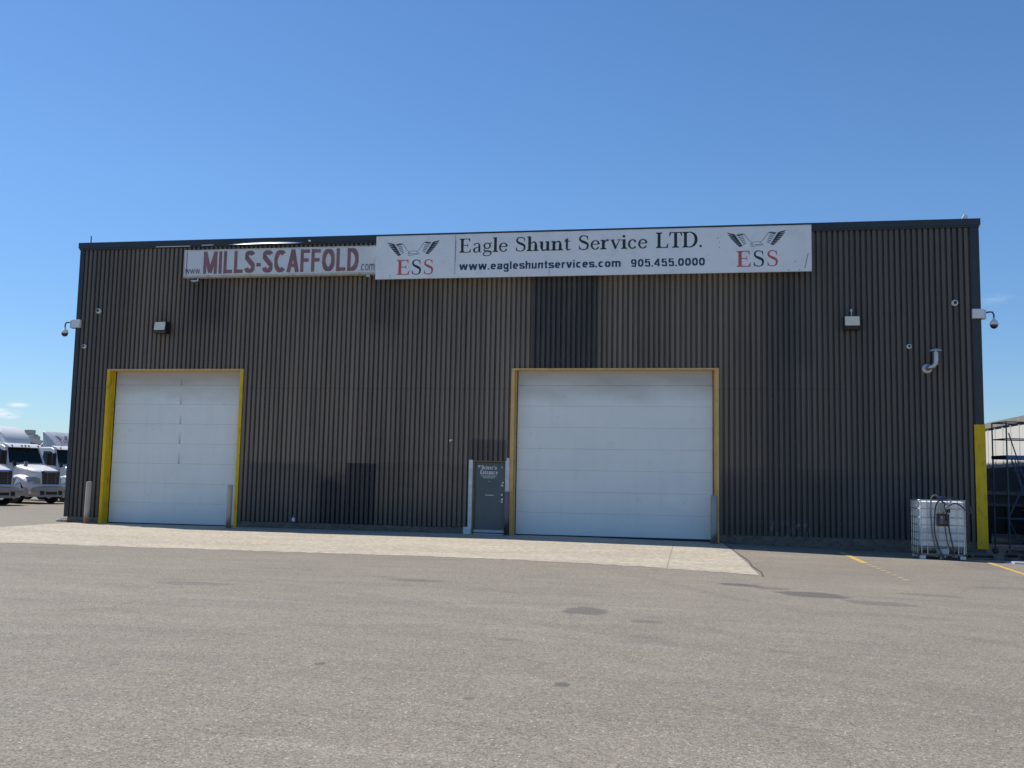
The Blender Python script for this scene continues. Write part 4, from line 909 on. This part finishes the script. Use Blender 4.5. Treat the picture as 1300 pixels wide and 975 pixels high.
# ------------------------------------------------------------------ tractor units
tw = simple('white truck paint', (.78, .78, .77), .3, 0, .03, 1, .4)
gl = simple('dark tinted glass', (.006, .014, .014), .12, 0, .1, 1, .25)
chm = simple('chrome', (.75, .76, .78), .12, 1, .05, 3); gt = simple('light grey bumper', (.42, .42, .41), .4, 0, .1, 3)
tyre = simple('tyre rubber', (.02, .02, .02), .8, 0, .2, 5); grm = simple('dark grille mesh', (.05, .055, .06), .35, .3, .2, 8)
def truck(loc, rz, label, roof):
    t = thing('tractor_unit', label, 'truck', loc, rz, 'white tractor units parked in a row')
    # cab body: profile in x,z, heading +x
    def cab(hb, ht, prof, nm, mat, bev=.06): # hb half width low, ht half width high
        zs = [p[1] for p in prof]; z0, z1 = min(zs), max(zs)
        ww = [hb + (ht - hb) * max(0, (p[1] - 2.0) / (z1 - 2.0)) for p in prof]
        return MB().prism(prof, [-w for w in ww], ww).build(nm, mat, t, bev, True, 3)
    body = cab(1.14, .99, [(-1.85, .75), (-1.85, 1.75), (-1.93, 2.02), (-2.30, 2.86), (-2.60, 2.97), (-4.9, 2.99), (-4.95, 1.0), (-4.9, .75)], 'cab', tw)
    ws = MB().prism([(-1.93, 2.06), (-2.265, 2.82), (-2.29, 2.80), (-1.955, 2.04)], [-.96, -.87, -.87, -.96], [.96, .87, .87, .96]).build('windshield', gl, t, .004)
    MB().prism([(-1.915, 2.05), (-2.25, 2.83), (-2.275, 2.815), (-1.935, 2.035)], -.02, .02).build('centre_post', M['black'], ws)
    vz = MB()
    vz.prism([(-2.02, 2.83), (-2.22, 2.99), (-2.55, 3.05), (-2.5, 2.9), (-2.28, 2.83)], [-.97] * 5, [.97] * 5).build('sun_visor', tw, t, .02, True)
    for y in (-.75, -.2, 0, .2, .75): MB().box(-2.14, -2.08, y - .035, y + .035, 2.91, 2.96).build('marker_light', simple('dark amber lens', (.12, .06, .02), .3), t)
    # hood lofted
    secs = []
    for x, hwid, zt, zlow, dr in ((.02, .56, 1.60, .88, .30), (-.06, .62, 1.68, .80, .27), (-.45, .80, 1.76, .78, .26), (-1.0, .92, 1.88, .85, .24), (-1.95, 1.02, 2.06, .9, .2)):
        r_ = []
        for i in range(13):
            a = math.pi * i / 12; cx_ = math.cos(a); sz = math.sin(a)
            r_.append((x, hwid * (abs(cx_) ** .5) * (1 if cx_ > 0 else -1), zt - dr + dr * (sz ** .6)))
        r_ = [(x, hwid, zlow)] + r_ + [(x, -hwid, zlow)]
        secs.append(r_)
    hood = MB().loft(secs).build('hood', tw, t, 0, True)
    for s in (-1, 1):
        fs = []   # fender: loft across x
        for x, z0, z1, yo in ((-.02, .80, .92, .98), (-.12, .62, 1.08, 1.10), (-.45, .80, 1.28, 1.18), (-.75, 1.14, 1.38, 1.21), (-1.15, 1.14, 1.42, 1.22), (-1.5, 1.0, 1.38, 1.20), (-1.78, .5, 1.36, 1.16)):
            fs.append([(x, s * .52, z0), (x, s * yo, z0), (x, s * (yo), z0 + (z1 - z0) * .72), (x, s * (yo - .10), z1), (x, s * .55, z1 + .14)])
        MB().loft(fs).build('fender', tw, t, .02, True)
        hl = MB().loft([[(.03 - .0, s * .60, .98), (.0, s * .60, 1.26), (-.1, s * .86, 1.36), (-.36, s * 1.145, 1.34), (-.2, s * 1.11, 1.10), (-.03, s * .90, .98)], [(-.1, s * .58, .98), (-.12, s * .58, 1.26), (-.2, s * .80, 1.36), (-.45, s * 1.1, 1.32), (-.3, s * 1.06, 1.10), (-.15, s * .86, .98)]])
        hl.build('headlight', simple('headlight glass', (.5, .53, .55), .08, .5, .2, 9), t, .01)
        mi = MB().box(-.62, -.55, s * 1.02 - .09, s * 1.02 + .09, 1.86, 2.10).tube([(-.58, s * 1.02, 1.88), (-.55, s * .86, 1.62)], .018, 6)
        mi.build('hood_mirror', M['black'] if s > 0 else chm, t, .02)
        mi = MB().box(-1.95, -1.83, s * 1.30 - .11, s * 1.30 + .11, 1.95, 2.62).tube([(-1.9, s * 1.28, 2.6), (-2.1, s * 1.04, 2.66)], .022, 6).tube([(-1.9, s * 1.28, 2.0), (-1.95, s * 1.1, 1.92)], .022, 6)
        mi.build('door_mirror', M['black'], t, .03)
        sw_ = MB().prism([(-2.08, 2.02), (-2.42, 2.68), (-2.62, 2.74), (-3.1, 2.74), (-3.1, 2.02)], [s * 1.142, s * 1.035, s * 1.025, s * 1.025, s * 1.142], [s * 1.152, s * 1.045, s * 1.035, s * 1.035, s * 1.152])
        sw_.build('side_window', gl, t)
        MB().box(-3.22, -3.205, min(s * 1.141, s * 1.148), max(s * 1.141, s * 1.148), .9, 2.0).build('door_gap', M['black'], t)
        MB().box(-3.05, -2.9, min(s * 1.142, s * 1.17), max(s * 1.142, s * 1.17), 1.62, 1.67).build('door_handle', M['black'], t)
        MB().lathe([(.33, -3.6), (.33, -2.15)], (0, s * .88, .62), 'x', 16).build('fuel_tank', chm, t, smooth=True)
        MB().box(-3.5, -2.0, s * 1.12 - .05, s * 1.12 + .05, .34, .40).box(-3.5, -2.0, s * 1.12 - .05, s * 1.12 + .05, .72, .76).build('step', gt, t)
        for x in (-1.15, -5.6, -6.9):
            wl = MB().lathe([(.30, -.14), (.47, -.15), (.52, -.11), (.52, .11), (.47, .15), (.30, .14)], (x, s * (1.0 if x > -2 else .95), .52), 'y', 24).build('wheel', tyre, t, smooth=True)
            MB().lathe([(.29, -.145), (.27, -.05), (.10, -.12), (.10, .12), (.27, .05), (.29, .145)], (x, s * (1.0 if x > -2 else .95), .52), 'y', 20).build('rim', chm, wl, smooth=True)
    # grille
    g = MB().prism([(.06, .98), (.02, 1.60), (-.08, 1.60), (-.04, .98)], [-.47, -.53, -.53, -.47], [.47, .53, .53, .47]).build('grille', grm, t, .02)
    bs = MB()
    for i in range(7): z = 1.05 + i * .08; bs.box(.055 - .0025 * i * 2, .075 - .005 * i, -.47, .47, z, z + .018)
    for y in (-.24, .24): bs.box(.03, .078, y - .02, y + .02, .98, 1.58)
    bs.build('grille_bar', simple('grey grille bars', (.2, .21, .22), .3, .5), g)
    MB().prism([(.09, .93), (.07, .98), (-.05, .98), (-.03, .93)], [-.56] * 4, [.56] * 4).prism([(.03, 1.60), (.0, 1.66), (-.10, 1.66), (-.08, 1.60)], [-.55, -.5, -.5, -.55], [.55, .5, .5, .55]).build('grille_frame', chm, g, .01)
    # bumper
    bp = MB(); sx = []
    for y, x, zl, zh in ((-1.22, -.52, .42, .78), (-1.18, -.22, .38, .80), (-.98, .02, .36, .82), (-.6, .13, .34, .84), (0, .17, .34, .84), (.6, .13, .34, .84), (.98, .02, .36, .82), (1.18, -.22, .38, .80), (1.22, -.52, .42, .78)):
        sx.append([(x, y, zl), (x - .04, y, zh), (x - .2, y * .96, zh), (x - .2, y * .96, zl)])
    bmp = bp.loft(sx).build('bumper', gt, t, .015, True)
    MB().box(.10, .178, -.30, .30, .47, .60).box(.08, .16, .42, .62, .45, .64).box(.08, .16, -.62, -.42, .45, .64).build('air_intake', M['black'], bmp)
    MB().box(.12, .19, -.16, .16, .34, .42).build('tow_plate', gt, bmp)
    for s in (-1, 1): MB().box(-.12, .065, s * .93 - .18, s * .93 + .18, .45, .68).build('fog_light', chm, bmp)
    MB().box(-7.6, -.3, -.42, -.32, .62, .88).box(-7.6, -.3, .32, .42, .62, .88).box(-5.2, -4.9, -.5, .5, .6, .95).box(-7.3, -5.2, -1.15, -.75, 1.06, 1.09).box(-7.3, -5.2, .75, 1.15, 1.06, 1.09).box(-6.6, -5.9, -.45, .45, 1.0, 1.18).build('chassis', M['black'], t)
    MB().box(-3.3, -.4, -.9, .9, .42, .75).build('engine_bay', M['black'], t)
    if roof == 'high':
        pf = [(-2.60, 2.98), (-2.68, 3.2), (-2.9, 3.5), (-3.3, 3.78), (-3.9, 3.96), (-4.95, 4.02), (-4.95, 2.98)]
        ww = [.72, .74, .76, .74, .70, .70, .97]
        rf = MB().prism(pf, [-w for w in ww], ww).build('roof_fairing', tw, t, .10, True, 4)
        ez, ex = 3.35, -3.5
    else:
        pf = [(-2.55, 3.02), (-3.05, 3.55), (-3.35, 3.82), (-3.55, 3.85), (-3.45, 3.55), (-3.40, 3.02)]
        ww = [.72, .86, .88, .88, .9, .9]
        rf = MB().prism(pf, [-w for w in ww], ww).build('roof_fairing', simple('grey white fairing', (.5, .52, .55), .35), t, .05, True, 3)
        MB().tube([(-3.3, -.5, 3.0), (-4.2, -.5, 3.0), (-3.5, -.5, 3.6)], .02, 6).tube([(-3.3, .5, 3.0), (-4.2, .5, 3.0), (-3.5, .5, 3.6)], .02, 6).build('fairing_strut', chm, rf)
        MB().lathe([(.03, 3.0), (.03, 3.1)], (-2.75, -.5, 0), 'z', 8).box(-2.95, -2.5, -.42, -.36, 3.0, 3.09).box(-2.95, -2.5, .36, .42, 3.0, 3.09).build('air_horn', chm, t)
        ez = 3.35; ex = None
    # winged emblem, small
    em = MB()
    if roof == 'high':
        for s in (-1, 1):
            y0 = s * .905
            for i in range(4):
                for d in (-1, 1):
                    x = ex + d * (.30 - .03 * i); z = 3.60 - .06 * i
                    yy_ = s * (.90 - .17 * (z - 3.0) + .02)
                    em.poly([(x - .10, yy_, z), (x + .10, yy_, z + .0), (x + .06, yy_ + s * .008, z - .035), (x - .06, yy_ + s * .008, z - .035)])
        em.build('emblem', M['navy'], rf)
        me_ = None
    else:
        for i in range(4):
            for d in (-1, 1):
                y = d * (.30 - .04 * i); z = 3.62 - .06 * i; x = -2.55 - (z - 3.02) * .95 + .02
                em.poly([(x, y - .11, z), (x, y + .11, z), (x + .03, y + .06, z - .035), (x + .03, y - .06, z - .035)])
        em.build('emblem', M['navy'], rf)
    # ESS letters on the fairing
    for i, (ch, mm_) in enumerate((('E', 'red'), ('S', 'navy'), ('S', 'red'))):
        l = serif('emblem_letter', ch, -.27 + i * .19, -.11 + i * .19, 0, .2, 0, M[mm_], rf)
        if roof == 'high':
            l.location = (ex, -.90, 3.17); l.rotation_euler.x = R(-12)
        else:
            l.location = (-2.70, 0, 3.22); l.rotation_euler = (R(-43), 0, R(90)); l.location.x = -2.72
    return t
hdg = R(-17)
truck((-11.95, 12.4, 0), hdg, 'white tractor unit cut off by the left edge, only its nose showing', 'high')
truck((-12.2, 16.3, 0), hdg, 'white tractor unit with tall rounded roof fairing, second in the row', 'high')
truck((-12.1, 20.1, 0), hdg, 'white tractor unit with flat raked roof deflector, nearest the warehouse corner', 'low')

# ------------------------------------------------------------------ far buildings at the left
fb = thing('far_warehouse', 'low dark grey gabled warehouse far behind the trucks', 'building', (-108, 130, 0))
dkw = simple('dark grey siding', (.06, .065, .07), .6, 0, .15, .2)
MB().prism([(-22, 0), (18, 0), (18, 4.9), (-2, 9.5), (-22, 4.9)], 0, .3).build('gable_wall', dkw, fb)
MB().prism([(-22.5, 4.9), (-2, 9.6), (18.5, 4.9), (18.5, 5.2), (-2, 9.9), (-22.5, 5.2)], -.5, 6).build('roof', simple('dark roof', (.04, .045, .05), .6), fb)
MB().box(17.7, 18, .3, 5.9, 0, 4.9).build('side_wall', dkw, fb)
MB().box(-22, -21.7, .3, 5.9, 0, 4.9).build('side_wall', dkw, fb)
gb = thing('grey_block_building', 'plain light grey block with rooftop unit in the far distance', 'building', (-124, 160, 0))
lw = simple('light grey panel', (.42, .44, .46), .7, 0, .06, .3)
MB().box(-14, 4.6, 0, 2.5, 0, 9.4).build('wall', lw, gb, .1)
MB().box(-13.8, 4.4, .2, 2.4, 9.41, 9.5).build('roof', lw, gb)
MB().box(2.1, 3.8, .5, 1.9, 9.5, 10.7).box(.6, 4.3, .4, 2.1, 9.5, 9.75).build('rooftop_unit', simple('pale yellow rooftop unit', (.5, .5, .42), .7), gb)
sb = thing('dark_storage_building', 'tall dark building edge showing just past the warehouse left corner', 'building', (-42.1, 60, 0))
MB().box(0, 14, 0, 10, 0, 5.3).build('wall', simple('near black siding', (.03, .033, .037), .6), sb, .03)
MB().box(-.1, 14.1, -.1, 10.1, 5.3, 5.45).build('coping', M['trim'], sb)
